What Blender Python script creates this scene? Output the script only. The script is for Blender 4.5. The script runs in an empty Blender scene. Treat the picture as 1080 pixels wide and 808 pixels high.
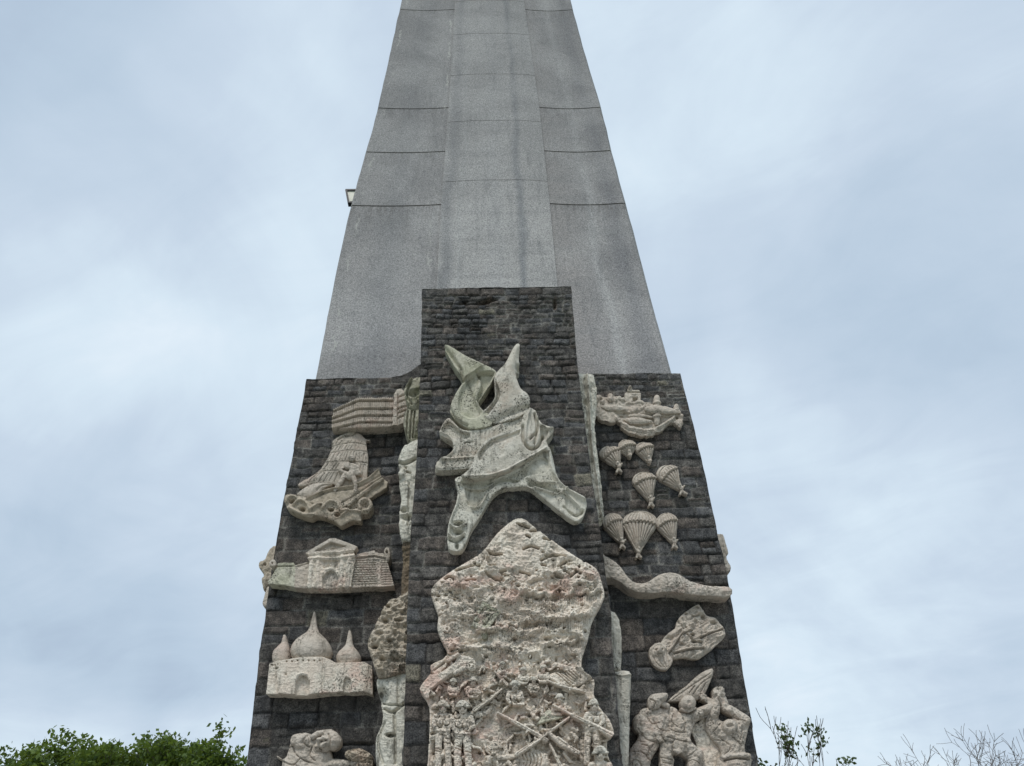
import bpy, math, random
import numpy as np
from mathutils import Vector, Matrix
R = math.radians
col = bpy.context.scene.collection
scene = bpy.context.scene

# ------------------------------------------------------------------ camera geometry
FL = 810.0; CX, CY = 540.0, 404.0; EYE = np.array([0.0, 0.0, 1.6])
def nrm(v): v = np.array(v, float); return v/np.linalg.norm(v)
UPc = nrm((488-540, -776-404, FL))
Xc = np.array([1, -.0176, .0386]); Xc = nrm(Xc - UPc*np.dot(Xc, UPc))
Yc = np.cross(UPc, Xc)
def ray(px, py):
    r = np.stack([np.asarray(px, float)-CX, np.asarray(py, float)-CY, np.full(np.shape(px), FL)], -1)
    return np.stack([r@Xc, r@Yc, r@UPc], -1)
def at(px, py, Y):                    # point of the vertical plane at distance Y seen at a place of the photograph
    d = ray(px, py); t = Y/d[..., 1]
    return EYE + d*t[..., None]
SLAB, WALL, SHAFT, K = 15.0, 16.4, 17.1, 0.0215

cam_d = bpy.data.cameras.new('camera'); cam = bpy.data.objects.new('camera', cam_d); col.objects.link(cam)
cam_d.sensor_width = 36; cam_d.lens = FL/1080*36; cam_d.clip_end = 3000; cam_d.clip_start = .05
def wv(c): return np.array([c@Xc, c@Yc, c@UPc])
cr, cu, cb = wv(np.array([1., 0, 0])), wv(np.array([0, -1., 0])), wv(np.array([0, 0, -1.]))
cam.matrix_world = Matrix(((cr[0], cu[0], cb[0], EYE[0]), (cr[1], cu[1], cb[1], EYE[1]), (cr[2], cu[2], cb[2], EYE[2]), (0, 0, 0, 1)))
scene.camera = cam

# ------------------------------------------------------------------ noise
_rng = np.random.RandomState(7); _T = _rng.rand(8, 256, 256)
def vn(x, y, seed=0):
    T = _T[seed % 8]; x = np.asarray(x, float)+seed*17.3+1000; y = np.asarray(y, float)+seed*5.1+1000
    xi = np.floor(x).astype(int); yi = np.floor(y).astype(int); fx = x-xi; fy = y-yi
    fx = fx*fx*fx*(fx*(fx*6-15)+10); fy = fy*fy*fy*(fy*(fy*6-15)+10)
    a = T[xi % 256, yi % 256]; b = T[(xi+1) % 256, yi % 256]; c = T[xi % 256, (yi+1) % 256]; d = T[(xi+1) % 256, (yi+1) % 256]
    return (a*(1-fx)+b*fx)*(1-fy)+(c*(1-fx)+d*fx)*fy*1.0
def fbm(x, y, o=4, seed=0):
    s = 0; a = .5; n = 0
    for i in range(o):
        s = s+a*vn(x*2**i, y*2**i, seed+i); n += a; a *= .5
    return s/n-.5
def ridged(x, y, o=4, seed=0):
    s = 0; a = .5; n = 0
    for i in range(o):
        s = s+a*(1-np.abs(2*vn(x*2**i, y*2**i, seed+i)-1)); n += a; a *= .5
    return s/n

# ------------------------------------------------------------------ object helpers
def tag(o, label=None, cat=None, group=None, kind=None):
    if label: o['label'] = label
    if cat: o['category'] = cat
    if group: o['group'] = group
    if kind: o['kind'] = kind
    return o
def empty(name, loc, label=None, cat=None, group=None):
    o = bpy.data.objects.new(name, None); col.objects.link(o); o.location = loc; o.empty_display_size = .2
    return tag(o, label, cat, group)
def link_mesh(name, V, F, mat, parent=None, smooth=True, anchor=None):
    V = np.asarray(V, float)
    if parent is not None:
        a = np.array(world_loc(parent)); V = V-a
    elif anchor is not None: V = V-np.array(anchor)
    me = bpy.data.meshes.new(name); me.from_pydata(V.tolist(), [], F)
    if smooth: me.polygons.foreach_set('use_smooth', [True]*len(me.polygons))
    me.materials.append(mat); me.update()
    o = bpy.data.objects.new(name, me); col.objects.link(o)
    if parent is not None: o.parent = parent
    elif anchor is not None: o.location = anchor
    return o
def world_loc(o):
    l = Vector(o.location)
    while o.parent is not None: o = o.parent; l = l+Vector(o.location)
    return l

# ------------------------------------------------------------------ materials
def newmat(name, rough=.9):
    m = bpy.data.materials.new(name); m.use_nodes = True; nt = m.node_tree; b = nt.nodes['Principled BSDF']
    b.inputs['Roughness'].default_value = rough; b.inputs['Specular IOR Level'].default_value = .25
    return m, nt, b
def N(nt, t, **kw):
    n = nt.nodes.new(t)
    for k, v in kw.items(): setattr(n, k, v)
    return n
def noise(nt, vec, scale, det=4, rough=.6, dist=0, stretch=None):
    if stretch:
        mp = N(nt, 'ShaderNodeMapping'); mp.inputs['Scale'].default_value = stretch; nt.links.new(vec, mp.inputs['Vector']); vec = mp.outputs[0]
    n = N(nt, 'ShaderNodeTexNoise'); n.inputs['Scale'].default_value = scale; n.inputs['Detail'].default_value = det
    n.inputs['Roughness'].default_value = rough; n.inputs['Distortion'].default_value = dist
    nt.links.new(vec, n.inputs['Vector']); return n.outputs['Fac']
def rng(nt, v, a, b, c=0., d=1., smooth=True):
    n = N(nt, 'ShaderNodeMapRange'); n.interpolation_type = 'SMOOTHSTEP' if smooth else 'LINEAR'
    for i, x in zip((1, 2, 3, 4), (a, b, c, d)): n.inputs[i].default_value = x
    nt.links.new(v, n.inputs[0]); return n.outputs[0]
def mix(nt, f, a, b, mode='MIX'):
    n = N(nt, 'ShaderNodeMix', data_type='RGBA', blend_type=mode)
    if isinstance(f, (int, float)): n.inputs[0].default_value = f
    else: nt.links.new(f, n.inputs[0])
    for s, x in ((6, a), (7, b)):
        if isinstance(x, tuple): n.inputs[s].default_value = (*x, 1)
        else: nt.links.new(x, n.inputs[s])
    return n.outputs[2]
def mth(nt, op, a, b=None):
    n = N(nt, 'ShaderNodeMath', operation=op)
    for i, x in enumerate((a, b)):
        if x is None: continue
        if isinstance(x, (int, float)): n.inputs[i].default_value = x
        else: nt.links.new(x, n.inputs[i])
    return n.outputs[0]
def bump(nt, b, h, strength, dist):
    n = N(nt, 'ShaderNodeBump'); n.inputs['Strength'].default_value = strength; n.inputs['Distance'].default_value = dist
    nt.links.new(h, n.inputs['Height']); nt.links.new(n.outputs[0], b.inputs['Normal'])

def stone(name, base, alt, third=(.30, .22, .17), moss=.3, dark=.4, sc=1.0, rough_bump=.9):
    m, nt, b = newmat(name); tc = N(nt, 'ShaderNodeTexCoord').outputs['Object']
    c = mix(nt, rng(nt, noise(nt, tc, 2.2*sc, 4, .6), .38, .62), base, alt)
    c = mix(nt, rng(nt, noise(nt, tc, 1.1*sc, 5, .65, .4, (1, 1, 1.3)), .52, .66, 0, .7), c, third)
    # water-borne grime in vertical runs, and speckled black lichen
    run = noise(nt, tc, 3.5*sc, 6, .7, .3, (1.6, 1.6, .45))
    c = mix(nt, rng(nt, run, .50, .70, 0, min(.9, 1.25*dark)), c, (.105, .10, .08))
    sp = noise(nt, tc, 26*sc, 3, .7)
    pa = rng(nt, noise(nt, tc, 1.7*sc, 3, .5, .2), .45, .62, 0, 1)
    c = mix(nt, mth(nt, 'MULTIPLY', rng(nt, sp, .50, .62, 0, min(.95, 1.5*dark)), pa), c, (.045, .045, .035))
    mo = mth(nt, 'MULTIPLY', rng(nt, noise(nt, tc, 2.6*sc, 6, .72, .5), .56-.12*moss, .72-.08*moss, 0, 1), min(1, moss*1.6))
    c = mix(nt, mo, c, (.15, .15, .085))
    c = mix(nt, rng(nt, noise(nt, tc, 60*sc, 2, .6), .3, .75, .0, .35), c, (.42, .40, .36), 'MULTIPLY')
    nt.links.new(c, b.inputs['Base Color'])
    h = mth(nt, 'ADD', noise(nt, tc, 14*sc, 6, .7), mth(nt, 'MULTIPLY', noise(nt, tc, 60*sc, 3, .6), .35))
    bump(nt, b, h, rough_bump, .03)
    return m
M = {}
M['cream'] = stone('weathered_cream_stone', (.60, .56, .475), (.67, .635, .55), (.48, .40, .32), .16, .8)
M['tan'] = stone('tan_cast_stone', (.53, .465, .39), (.59, .53, .455), (.54, .42, .35), .04, .5)
M['pink'] = stone('pinkish_cast_stone', (.74, .645, .54), (.78, .715, .61), (.74, .52, .43), .14, .55)
M['white'] = stone('pale_limewashed_stone', (.64, .61, .52), (.71, .69, .60), (.52, .48, .39), .22, .85)
M['mossy'] = stone('mossy_stone', (.42, .40, .31), (.33, .32, .23), (.24, .23, .15), .5, .75)
M['green'] = stone('green_stained_stone', (.59, .565, .46), (.50, .49, .37), (.42, .39, .29), .24, .9)
M['para'] = stone('light_buff_stone', (.56, .49, .415), (.62, .56, .48), (.51, .425, .35), .02, .32)
M['rough'] = stone('rough_brown_rock', (.47, .405, .315), (.53, .46, .37), (.40, .30, .225), .05, .6)
M['brown'] = stone('dark_brown_stone', (.17, .13, .09), (.23, .18, .12), (.1, .07, .05), .3, .7)

def masonry_mat():
    m, nt, b = newmat('dark_ashlar_masonry', .85); tc = N(nt, 'ShaderNodeTexCoord').outputs['Object']
    at_ = N(nt, 'ShaderNodeAttribute', attribute_name='tone').outputs['Color']
    n1 = noise(nt, tc, 5, 6, .7); n2 = noise(nt, tc, 38, 4, .75)
    c = mix(nt, .9, at_, mix(nt, rng(nt, n1, .35, .65), (.5, .5, .51), (1.5, 1.47, 1.43)), 'MULTIPLY')
    c = mix(nt, .9, c, mix(nt, rng(nt, n2, .35, .65), (.38, .38, .38), (1.7, 1.66, 1.6)), 'MULTIPLY')
    # damp vertical streaks and crusty pale lichen
    st = noise(nt, tc, 1.5, 5, .65, .2, (1.3, 1.3, .22))
    c = mix(nt, rng(nt, st, .5, .66, 0, .45), c, (.036, .035, .035))
    li = mth(nt, 'MULTIPLY', rng(nt, noise(nt, tc, 22, 4, .7), .60, .70), rng(nt, noise(nt, tc, 1.1, 4, .6), .44, .6))
    c = mix(nt, mth(nt, 'MULTIPLY', li, .6), c, (.20, .195, .165))
    mo = rng(nt, noise(nt, tc, 1.9, 6, .7), .62, .74, 0, .5)
    c = mix(nt, mo, c, (.075, .075, .04))
    nt.links.new(c, b.inputs['Base Color'])
    bump(nt, b, mth(nt, 'ADD', noise(nt, tc, 12, 6, .75), mth(nt, 'MULTIPLY', n2, .6)), 1.0, .05)
    return m
M['masonry'] = masonry_mat()

def concrete_mat(name, base, base2, band, drips=()):
    m, nt, b = newmat(name, .92); tc = N(nt, 'ShaderNodeTexCoord').outputs['Object']
    u = N(nt, 'ShaderNodeAttribute', attribute_name='across').outputs['Fac']
    sx = N(nt, 'ShaderNodeSeparateXYZ'); nt.links.new(tc, sx.inputs[0])
    c = mix(nt, rng(nt, noise(nt, tc, .55, 5, .6), .35, .65), base, base2)
    wob = mth(nt, 'MULTIPLY', mth(nt, 'SUBTRACT', noise(nt, tc, .5, 4, .6, 0, (1, 1, .4)), .5), .10)
    uu = mth(nt, 'ADD', u, wob)
    for (ctr, w, colr, amt) in band:      # long vertical bands down the shaft: flank weathering, and facet shade painted on the rib
        d = mth(nt, 'ABSOLUTE', mth(nt, 'SUBTRACT', uu, ctr))
        c = mix(nt, rng(nt, d, w, 0, 0, amt), c, colr)
    st = noise(nt, tc, 2.2, 5, .65, .1, (1.5, 1.5, .07))
    c = mix(nt, rng(nt, st, .5, .72, 0, .45), c, (.14, .145, .15))
    st2 = noise(nt, tc, 1.1, 6, .7, .3, (.25, .25, 1.6))      # horizontal pour layers
    c = mix(nt, rng(nt, st2, .5, .64, 0, .35), c, (.20, .205, .205))
    for j_ in drips:
        dz = mth(nt, 'SUBTRACT', j_, sx.outputs[2]); fall = mth(nt, 'MULTIPLY', rng(nt, dz, 0, .03, 0, 1), rng(nt, dz, 1.3, .0, 0, 1))
        c = mix(nt, mth(nt, 'MULTIPLY', fall, rng(nt, noise(nt, tc, 5, 4, .7, .2, (1.6, 1.6, .12)), .42, .62, 0, .75)), c, (.13, .125, .12))
    c = mix(nt, rng(nt, mth(nt, 'ADD', sx.outputs[2], mth(nt, 'MULTIPLY', noise(nt, tc, .35, 4, .6), 8)), 19, 32, 0, .55), c, (.175, .176, .177))   # blends to a darker grey towards the top
    big = noise(nt, tc, .28, 3, .6, .4); c = mix(nt, rng(nt, big, .42, .6, 0, .3), c, (.37, .37, .365))
    agg = noise(nt, tc, 24, 4, .85)
    c = mix(nt, .8, c, mix(nt, rng(nt, agg, .34, .66), (.5, .5, .51), (1.58, 1.55, 1.52)), 'MULTIPLY')
    # pale lime cracks near the edges of the panels
    for ctr in (.035, .30):
        w2 = mth(nt, 'MULTIPLY', mth(nt, 'SUBTRACT', noise(nt, tc, 1.6, 6, .75), .5), .09)
        d = mth(nt, 'ABSOLUTE', mth(nt, 'SUBTRACT', mth(nt, 'ADD', u, w2), ctr))
        br = rng(nt, noise(nt, tc, .9, 3, .6), .48, .60)
        c = mix(nt, mth(nt, 'MULTIPLY', rng(nt, d, .0042, .001, 0, .6), br), c, (.46, .46, .42))
    nt.links.new(c, b.inputs['Base Color'])
    bump(nt, b, mth(nt, 'ADD', mth(nt, 'MULTIPLY', agg, .8), noise(nt, tc, 5, 5, .7)), .5, .025)
    return m
M['concrete'] = concrete_mat('pebbled_grey_concrete', (.245, .242, .24), (.30, .295, .29),
    [(.15, .10, (.20, .205, .21), .6), (.74, .11, (.29, .275, .265), .7), (.86, .03, (.37, .37, .365), .75), (.945, .06, (.17, .172, .18), .85)], (21.29, 24.43, 27.4, 35.85))
M['rib'] = concrete_mat('pale_rib_concrete', (.335, .333, .325), (.38, .375, .365),
    [(.355, .04, (.20, .205, .21), .8), (.40, .012, (.33, .335, .33), .6), (.52, .05, (.345, .347, .345), .5), (.61, .025, (.19, .2, .21), .8)])  # dark edge bands paint in the shade of the bevelled facets
M['joint'] = newmat('dark_joint_shadow_gap')[0]; M['joint'].node_tree.nodes['Principled BSDF'].inputs['Base Color'].default_value = (.07, .05, .045, 1)

# ------------------------------------------------------------------ relief sculptor
def catmull(P, n=5, closed=True):
    P = np.asarray(P, float); m = len(P); out = []
    for i in range(m if closed else m-1):
        p0, p1, p2, p3 = (P[(i-1) % m] if closed or i > 0 else P[0]), P[i], P[(i+1) % m], (P[(i+2) % m] if closed or i+2 < m else P[-1])
        for k in range(n):
            t = k/n
            out.append(.5*((2*p1)+(-p0+p2)*t+(2*p0-5*p1+4*p2-p3)*t*t+(-p0+3*p1-3*p2+p3)*t**3))
    if not closed: out.append(P[-1])
    return np.array(out)
def sdf(P, X, Y):
    d2 = np.full(X.shape, 1e18); ins = np.zeros(X.shape, bool); n = len(P)
    for i in range(n):
        ax, ay = P[i]; bx, by = P[(i+1) % n]; ex, ey = bx-ax, by-ay; L = ex*ex+ey*ey+1e-12
        t = np.clip(((X-ax)*ex+(Y-ay)*ey)/L, 0, 1)
        d2 = np.minimum(d2, (X-ax-t*ex)**2+(Y-ay-t*ey)**2)
        if ay != by:
            c = ((ay > Y) != (by > Y)) & (X < ex*(Y-ay)/(by-ay)+ax); ins ^= c
    d = np.sqrt(d2); return np.where(ins, d, -d)
def pathdist(P, X, Y):
    best = np.full(X.shape, 1e9); par = np.zeros(X.shape); n = len(P)-1
    for i in range(n):
        ax, ay = P[i]; bx, by = P[i+1]; ex, ey = bx-ax, by-ay; L = ex*ex+ey*ey+1e-12
        t = np.clip(((X-ax)*ex+(Y-ay)*ey)/L, 0, 1); d = np.hypot(X-ax-t*ex, Y-ay-t*ey)
        m = d < best; best = np.where(m, d, best); par = np.where(m, i+t, par)
    return best, par
class Cr:                                        # turns measurements taken on an enlarged crop into photograph places
    def __init__(s, x0, y0, sc): s.a = (x0, y0, sc)
    def __call__(s, *P):
        P = P[0] if len(P) == 1 else P
        x0, y0, sc = s.a
        P = np.asarray(P, float); return np.stack([x0+P[..., 0]/sc, y0+P[..., 1]/sc], -1)
IDc = Cr(0, 0, 1)
class Sculpt:
    drop = 0; clip = None; chis = .8
    def __init__(s, bbox, Y, ref=10, step=.55, c=IDc):
        x0, y0, x1, y1 = bbox; s.Yp = Y; s.dr = Sculpt.drop; s.ref = ref-s.dr; s.cl = Sculpt.clip; s.ch = Sculpt.chis; s.st = step; s.c = c; s.x0, s.y0 = x0, y0
        nx = int((x1-x0)/step)+2; ny = int((y1-y0)/step)+2
        s.X, s.Y = np.meshgrid(x0+np.arange(nx)*step, y0+np.arange(ny)*step)
        s.H = np.full(s.X.shape, -1e6); s.S = np.full(s.X.shape, -1e6)
    def w(s, P, pad):
        P = np.asarray(P); a = P.min(0)-pad; b = P.max(0)+pad
        j0 = max(0, int((a[0]-s.x0)/s.st)); j1 = min(s.X.shape[1], int((b[0]-s.x0)/s.st)+2)
        i0 = max(0, int((a[1]-s.y0)/s.st)); i1 = min(s.X.shape[0], int((b[1]-s.y0)/s.st)+2)
        return np.s_[i0:max(i1, i0), j0:max(j1, j0)]
    def _put(s, sl, d, h, mode='max'):
        H, S = s.H[sl], s.S[sl]
        if mode == 'max': s.H[sl] = np.where(d > -1.2, np.maximum(H, h), H)
        elif mode == 'over': s.H[sl] = np.where(d > 0, h, np.where((d > -1.2) & (S < 0), h, H))
        s.S[sl] = np.maximum(S, d)
    def poly(s, pts, h, bev=2.0, dome=0, dr=12., sm=True, mode='max', tilt=(0, 0), n=5):
        P = s.c(pts); P = catmull(P, n) if sm else P; sl = s.w(P, 3)
        X, Y = s.X[sl], s.Y[sl]
        if X.size == 0: return s
        d = sdf(P, X, Y); bev = max(.7, bev*.55); t = np.clip(d/bev, 0, 1)
        hh = h-bev*.9*(1-np.sqrt(np.clip(1-(1-t)**2, 0, 1)))+dome*(1-np.exp(-np.maximum(d, 0)/dr))
        cx, cy = P.mean(0); hh = hh+tilt[0]*(X-cx)+tilt[1]*(Y-cy)
        s._put(sl, d, hh, mode); return s
    def path(s, pts, rad, h, k=1., sm=False, mode='max'):
        P = s.c(pts); rad = np.asarray(rad if hasattr(rad, '__len__') else [rad]*len(P), float)/s.c.a[2]
        sl = s.w(P, rad.max()+2); X, Y = s.X[sl], s.Y[sl]
        if X.size == 0: return s
        d, par = pathdist(P, X, Y); r = np.interp(par, range(len(P)), rad)
        hh = h+k*np.sqrt(np.clip(r*r-d*d, 0, None)); s._put(sl, r-d, hh, mode); return s
    def ell(s, c, rx, ry, h, k=1., ang=0, mode='max'):
        C = s.c([c])[0]; rx = rx/s.c.a[2]; ry = ry/s.c.a[2]; m = max(rx, ry)
        sl = s.w([C-m, C+m], 1); X, Y = s.X[sl]-C[0], s.Y[sl]-C[1]
        if X.size == 0: return s
        a = R(ang); x = X*math.cos(a)+Y*math.sin(a); y = -X*math.sin(a)+Y*math.cos(a)
        q = 1-(x/rx)**2-(y/ry)**2; s._put(sl, q*min(rx, ry)*.5, h+k*min(rx, ry)*np.sqrt(np.clip(q, 0, None)), mode); return s
    def revolve(s, prof, h, k=.9):               # prof: (y, centre x, half width) down the axis
        A = np.array(prof, float); P = s.c(A[:, [1, 0]]); wd = A[:, 2]/s.c.a[2]; m = wd.max()
        n = 60; yy = np.linspace(P[0, 1], P[-1, 1], n)
        from_ = P[:, 1]; cx = np.interp(yy, from_, P[:, 0]); ww = np.interp(yy, from_, wd)
        ks = np.array([1, 2, 3, 2, 1.])/9; ww[2:-2] = np.convolve(ww, ks, 'valid'); cx[2:-2] = np.convolve(cx, ks, 'valid')
        sl = s.w(P, m+2); X, Y = s.X[sl], s.Y[sl]
        W = np.interp(Y, yy, ww, left=-3, right=-3); C = np.interp(Y, yy, cx); d = W-np.abs(X-C)
        s._put(sl, d, h+k*np.sqrt(np.clip(W*W-(X-C)**2, 0, None))*(W > 0)); return s
    # carving
    def groove(s, pts, w, dep, sm=False):
        P = s.c(pts); P = catmull(P, 5, False) if sm else P; sl = s.w(P, w*3); X, Y = s.X[sl], s.Y[sl]
        if X.size == 0: return s
        d, _ = pathdist(P, X, Y); s.H[sl] = s.H[sl]-dep*np.exp(-(d/w)**2); return s
    def ridge(s, pts, w, dep, sm=True): return s.groove(pts, w, -dep, sm)
    def sink(s, pts, dep, soft=1.5, sm=True):
        P = s.c(pts); P = catmull(P) if sm else P; sl = s.w(P, 2); X, Y = s.X[sl], s.Y[sl]
        if X.size == 0: return s
        d = sdf(P, X, Y); t = np.clip(d/soft, 0, 1); s.H[sl] = s.H[sl]-dep*t*t*(3-2*t); return s
    def pit(s, c, rx, dep, ry=None):
        C = s.c([c])[0]; rx = rx/s.c.a[2]; ry = (ry/s.c.a[2] if ry else rx); m = max(rx, ry)*2.5; sl = s.w([C-m, C+m], 0)
        X, Y = s.X[sl]-C[0], s.Y[sl]-C[1]
        if X.size: s.H[sl] = s.H[sl]-dep*np.exp(-((X/rx)**2+(Y/ry)**2)**1.5)
        return s
    def rough(s, amp, sc, o=4, seed=0, kind='fbm', st=(1, 1)):
        f = fbm if kind == 'fbm' else ridged
        s.H = s.H+amp*f(s.X/sc*st[0], s.Y/sc*st[1], o, seed); return s
    def jag(s, amp, sc, seed=3): s.S = s.S+amp*fbm(s.X/sc, s.Y/sc, 3, seed); return s
    def sample(s, px, py):
        j = int(np.clip((px-s.x0)/s.st, 0, s.X.shape[1]-1)); i = int(np.clip((py-s.y0)/s.st, 0, s.X.shape[0]-1)); return s.H[i, j]
    def build(s, name, mat, parent=None, foot=0, back=False, label=None):
        X, Y, S, H = s.X, s.Y, s.S, s.H-s.dr; ny, nx = X.shape
        if s.dr and foot > 0: foot = max(0, foot-s.dr)
        if s.cl is not None:
            B = s.cl; j = np.clip(((X-B.x0)/B.st).astype(int), 0, B.X.shape[1]-1); i = np.clip(((Y-B.y0)/B.st).astype(int), 0, B.X.shape[0]-1); S = np.minimum(S, B.S[i, j]-.6)
        H = H+s.ch*(.9*(ridged(X/2.6, Y/2.2, 2, 5)-.6)+.7*fbm(X/1.3, Y/1.3, 2, 6)); S = S+.7*fbm(X/3, Y/3, 3, 2)
        ins = S > 0
        W = at(X.ravel(), Y.ravel(), np.full(X.size, s.Yp-s.ref*K)).reshape(ny, nx, 3)
        V = []; 
        idx = -np.ones((ny, nx), int); ii, jj = np.nonzero(ins); idx[ii, jj] = np.arange(len(ii))
        P = W[ii, jj].copy(); P[:, 1] = s.Yp-H[ii, jj]*K; V = [tuple(p) for p in P]
        a, b, c, d = ins[:-1, :-1], ins[:-1, 1:], ins[1:, 1:], ins[1:, :-1]
        cnt = a.astype(int)+b+c+d
        fi, fj = np.nonzero(cnt == 4)
        F = np.stack([idx[fi, fj], idx[fi+1, fj], idx[fi+1, fj+1], idx[fi, fj+1]], -1).tolist()
        E = {}; bedges = []
        def ev(p, q):
            k_ = (p, q) if p < q else (q, p)
            if k_ in E: return E[k_]
            si, so = (p, q) if ins[p] else (q, p); t = S[si]/(S[si]-S[so]); t = min(max(t, .02), .98)
            w_ = W[si]*(1-t)+W[so]*t; V.append((w_[0], s.Yp-H[si]*K, w_[2])); E[k_] = len(V)-1; return E[k_]
        ci, cj = np.nonzero((cnt > 0) & (cnt < 4))
        for i, j in zip(ci.tolist(), cj.tolist()):
            for tri in (((i, j), (i+1, j), (i+1, j+1)), ((i, j), (i+1, j+1), (i, j+1))):
                poly = []; cut = []
                for q in range(3):
                    p0, p1 = tri[q], tri[(q+1) % 3]
                    if ins[p0]: poly.append(int(idx[p0]))
                    if ins[p0] != ins[p1]:
                        e = ev(p0, p1); poly.append(e); cut.append((e, ins[p0]))
                if len(poly) >= 3: F.append(poly)
                if len(cut) == 2:
                    out = [c_[0] for c_ in cut if c_[1]][0]; inn = [c_[0] for c_ in cut if not c_[1]][0]
                    bedges.append((out, inn))
        # grid border edges that are inside (shapes running off the grid)
        fy = s.Yp-foot*K; dup = {}
        def dv(v, lo):
            k_ = (v, lo)
            if k_ not in dup:
                x, y, z = V[v]; V.append((x, fy if lo else y, z)); dup[k_] = len(V)-1
            return dup[k_]
        for o_, n_ in bedges:
            F.append([dv(o_, 0), dv(o_, 1), dv(n_, 1), dv(n_, 0)])
        if back:
            nF = [f for f in F if all(v not in dup.values() for v in f)] if False else F[:len(F)-len(bedges)]
            mp = {}
            for f in list(nF):
                g = []
                for v in f:
                    if v not in mp:
                        x, y, z = V[v]; V.append((x, fy, z)); mp[v] = len(V)-1
                    g.append(mp[v])
                F.append(g[::-1])
        o = link_mesh(name, V, F, mat, parent)
        if label: o['label'] = label
        return o
def thing(name, px, py, Y, label, cat, group=None):
    p = at(px, py, Y); return empty(name, tuple(p), label, cat, group)

#SECTION:MONUMENT
# ------------------------------------------------------------------ monument body
xl = float(at(291, 604, WALL)[0]); xr = float(at(757, 600, WALL)[0])
sxl = float(at(436.5, 556, SLAB)[0]); sxr = float(at(630, 556, SLAB)[0])
ztopL = float(at(330, 399.5, WALL)[2]); ztopR = float(at(700, 393.3, WALL)[2]); ztop = (ztopL+ztopR)/2
zslab = float(at(524, 303, SLAB)[2])
#print('WALL x', xl, xr, 'slab', sxl, sxr, 'ztop', ztopL, ztopR, 'zslab', zslab)
def rows_for(H, rs):
    z = 0; e = [0.]
    while z < H-.12:
        f = z/12.; h = rs.uniform(.34, .56)*(1-f)+rs.uniform(.15, .26)*f
        z += h; e.append(z)
    e[-1] = H; return np.array(e)
def prof(pts, Y):
    A = np.array([at(x, y, Y) for x, y in pts]); return A[::-1, 2], A[::-1, 0]
EDGE = {'stone_base': (prof([(323.3, 401), (311.3, 464), (297.3, 536), (290.8, 574.6), (276.5, 670), (268.5, 734), (261.5, 797)], WALL), prof([(717, 392), (733.3, 453.5), (752.4, 541), (766.6, 603), (773, 640), (781.6, 698), (791, 752), (799, 808)], WALL)),
        'central_pier': (prof([(445.5, 301.4), (443.2, 395.5), (438.6, 500), (432.5, 571), (428.5, 671), (424.5, 808)], SLAB), prof([(602.5, 301), (610, 393), (626, 520), (638, 588), (644, 647), (648.6, 708), (657, 808)], SLAB))}
def edge_x(p, z):
    zz, xx = p; lo = xx[0]; out = 0
    for d, w_ in ((-.7, .25), (0, .5), (.7, .25)): out = out+w_*np.interp(z+d, zz, xx)
    return out
def wob(z, seed): return .028*fbm(z*1.3, z*0+seed, 4, seed)*2
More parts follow.
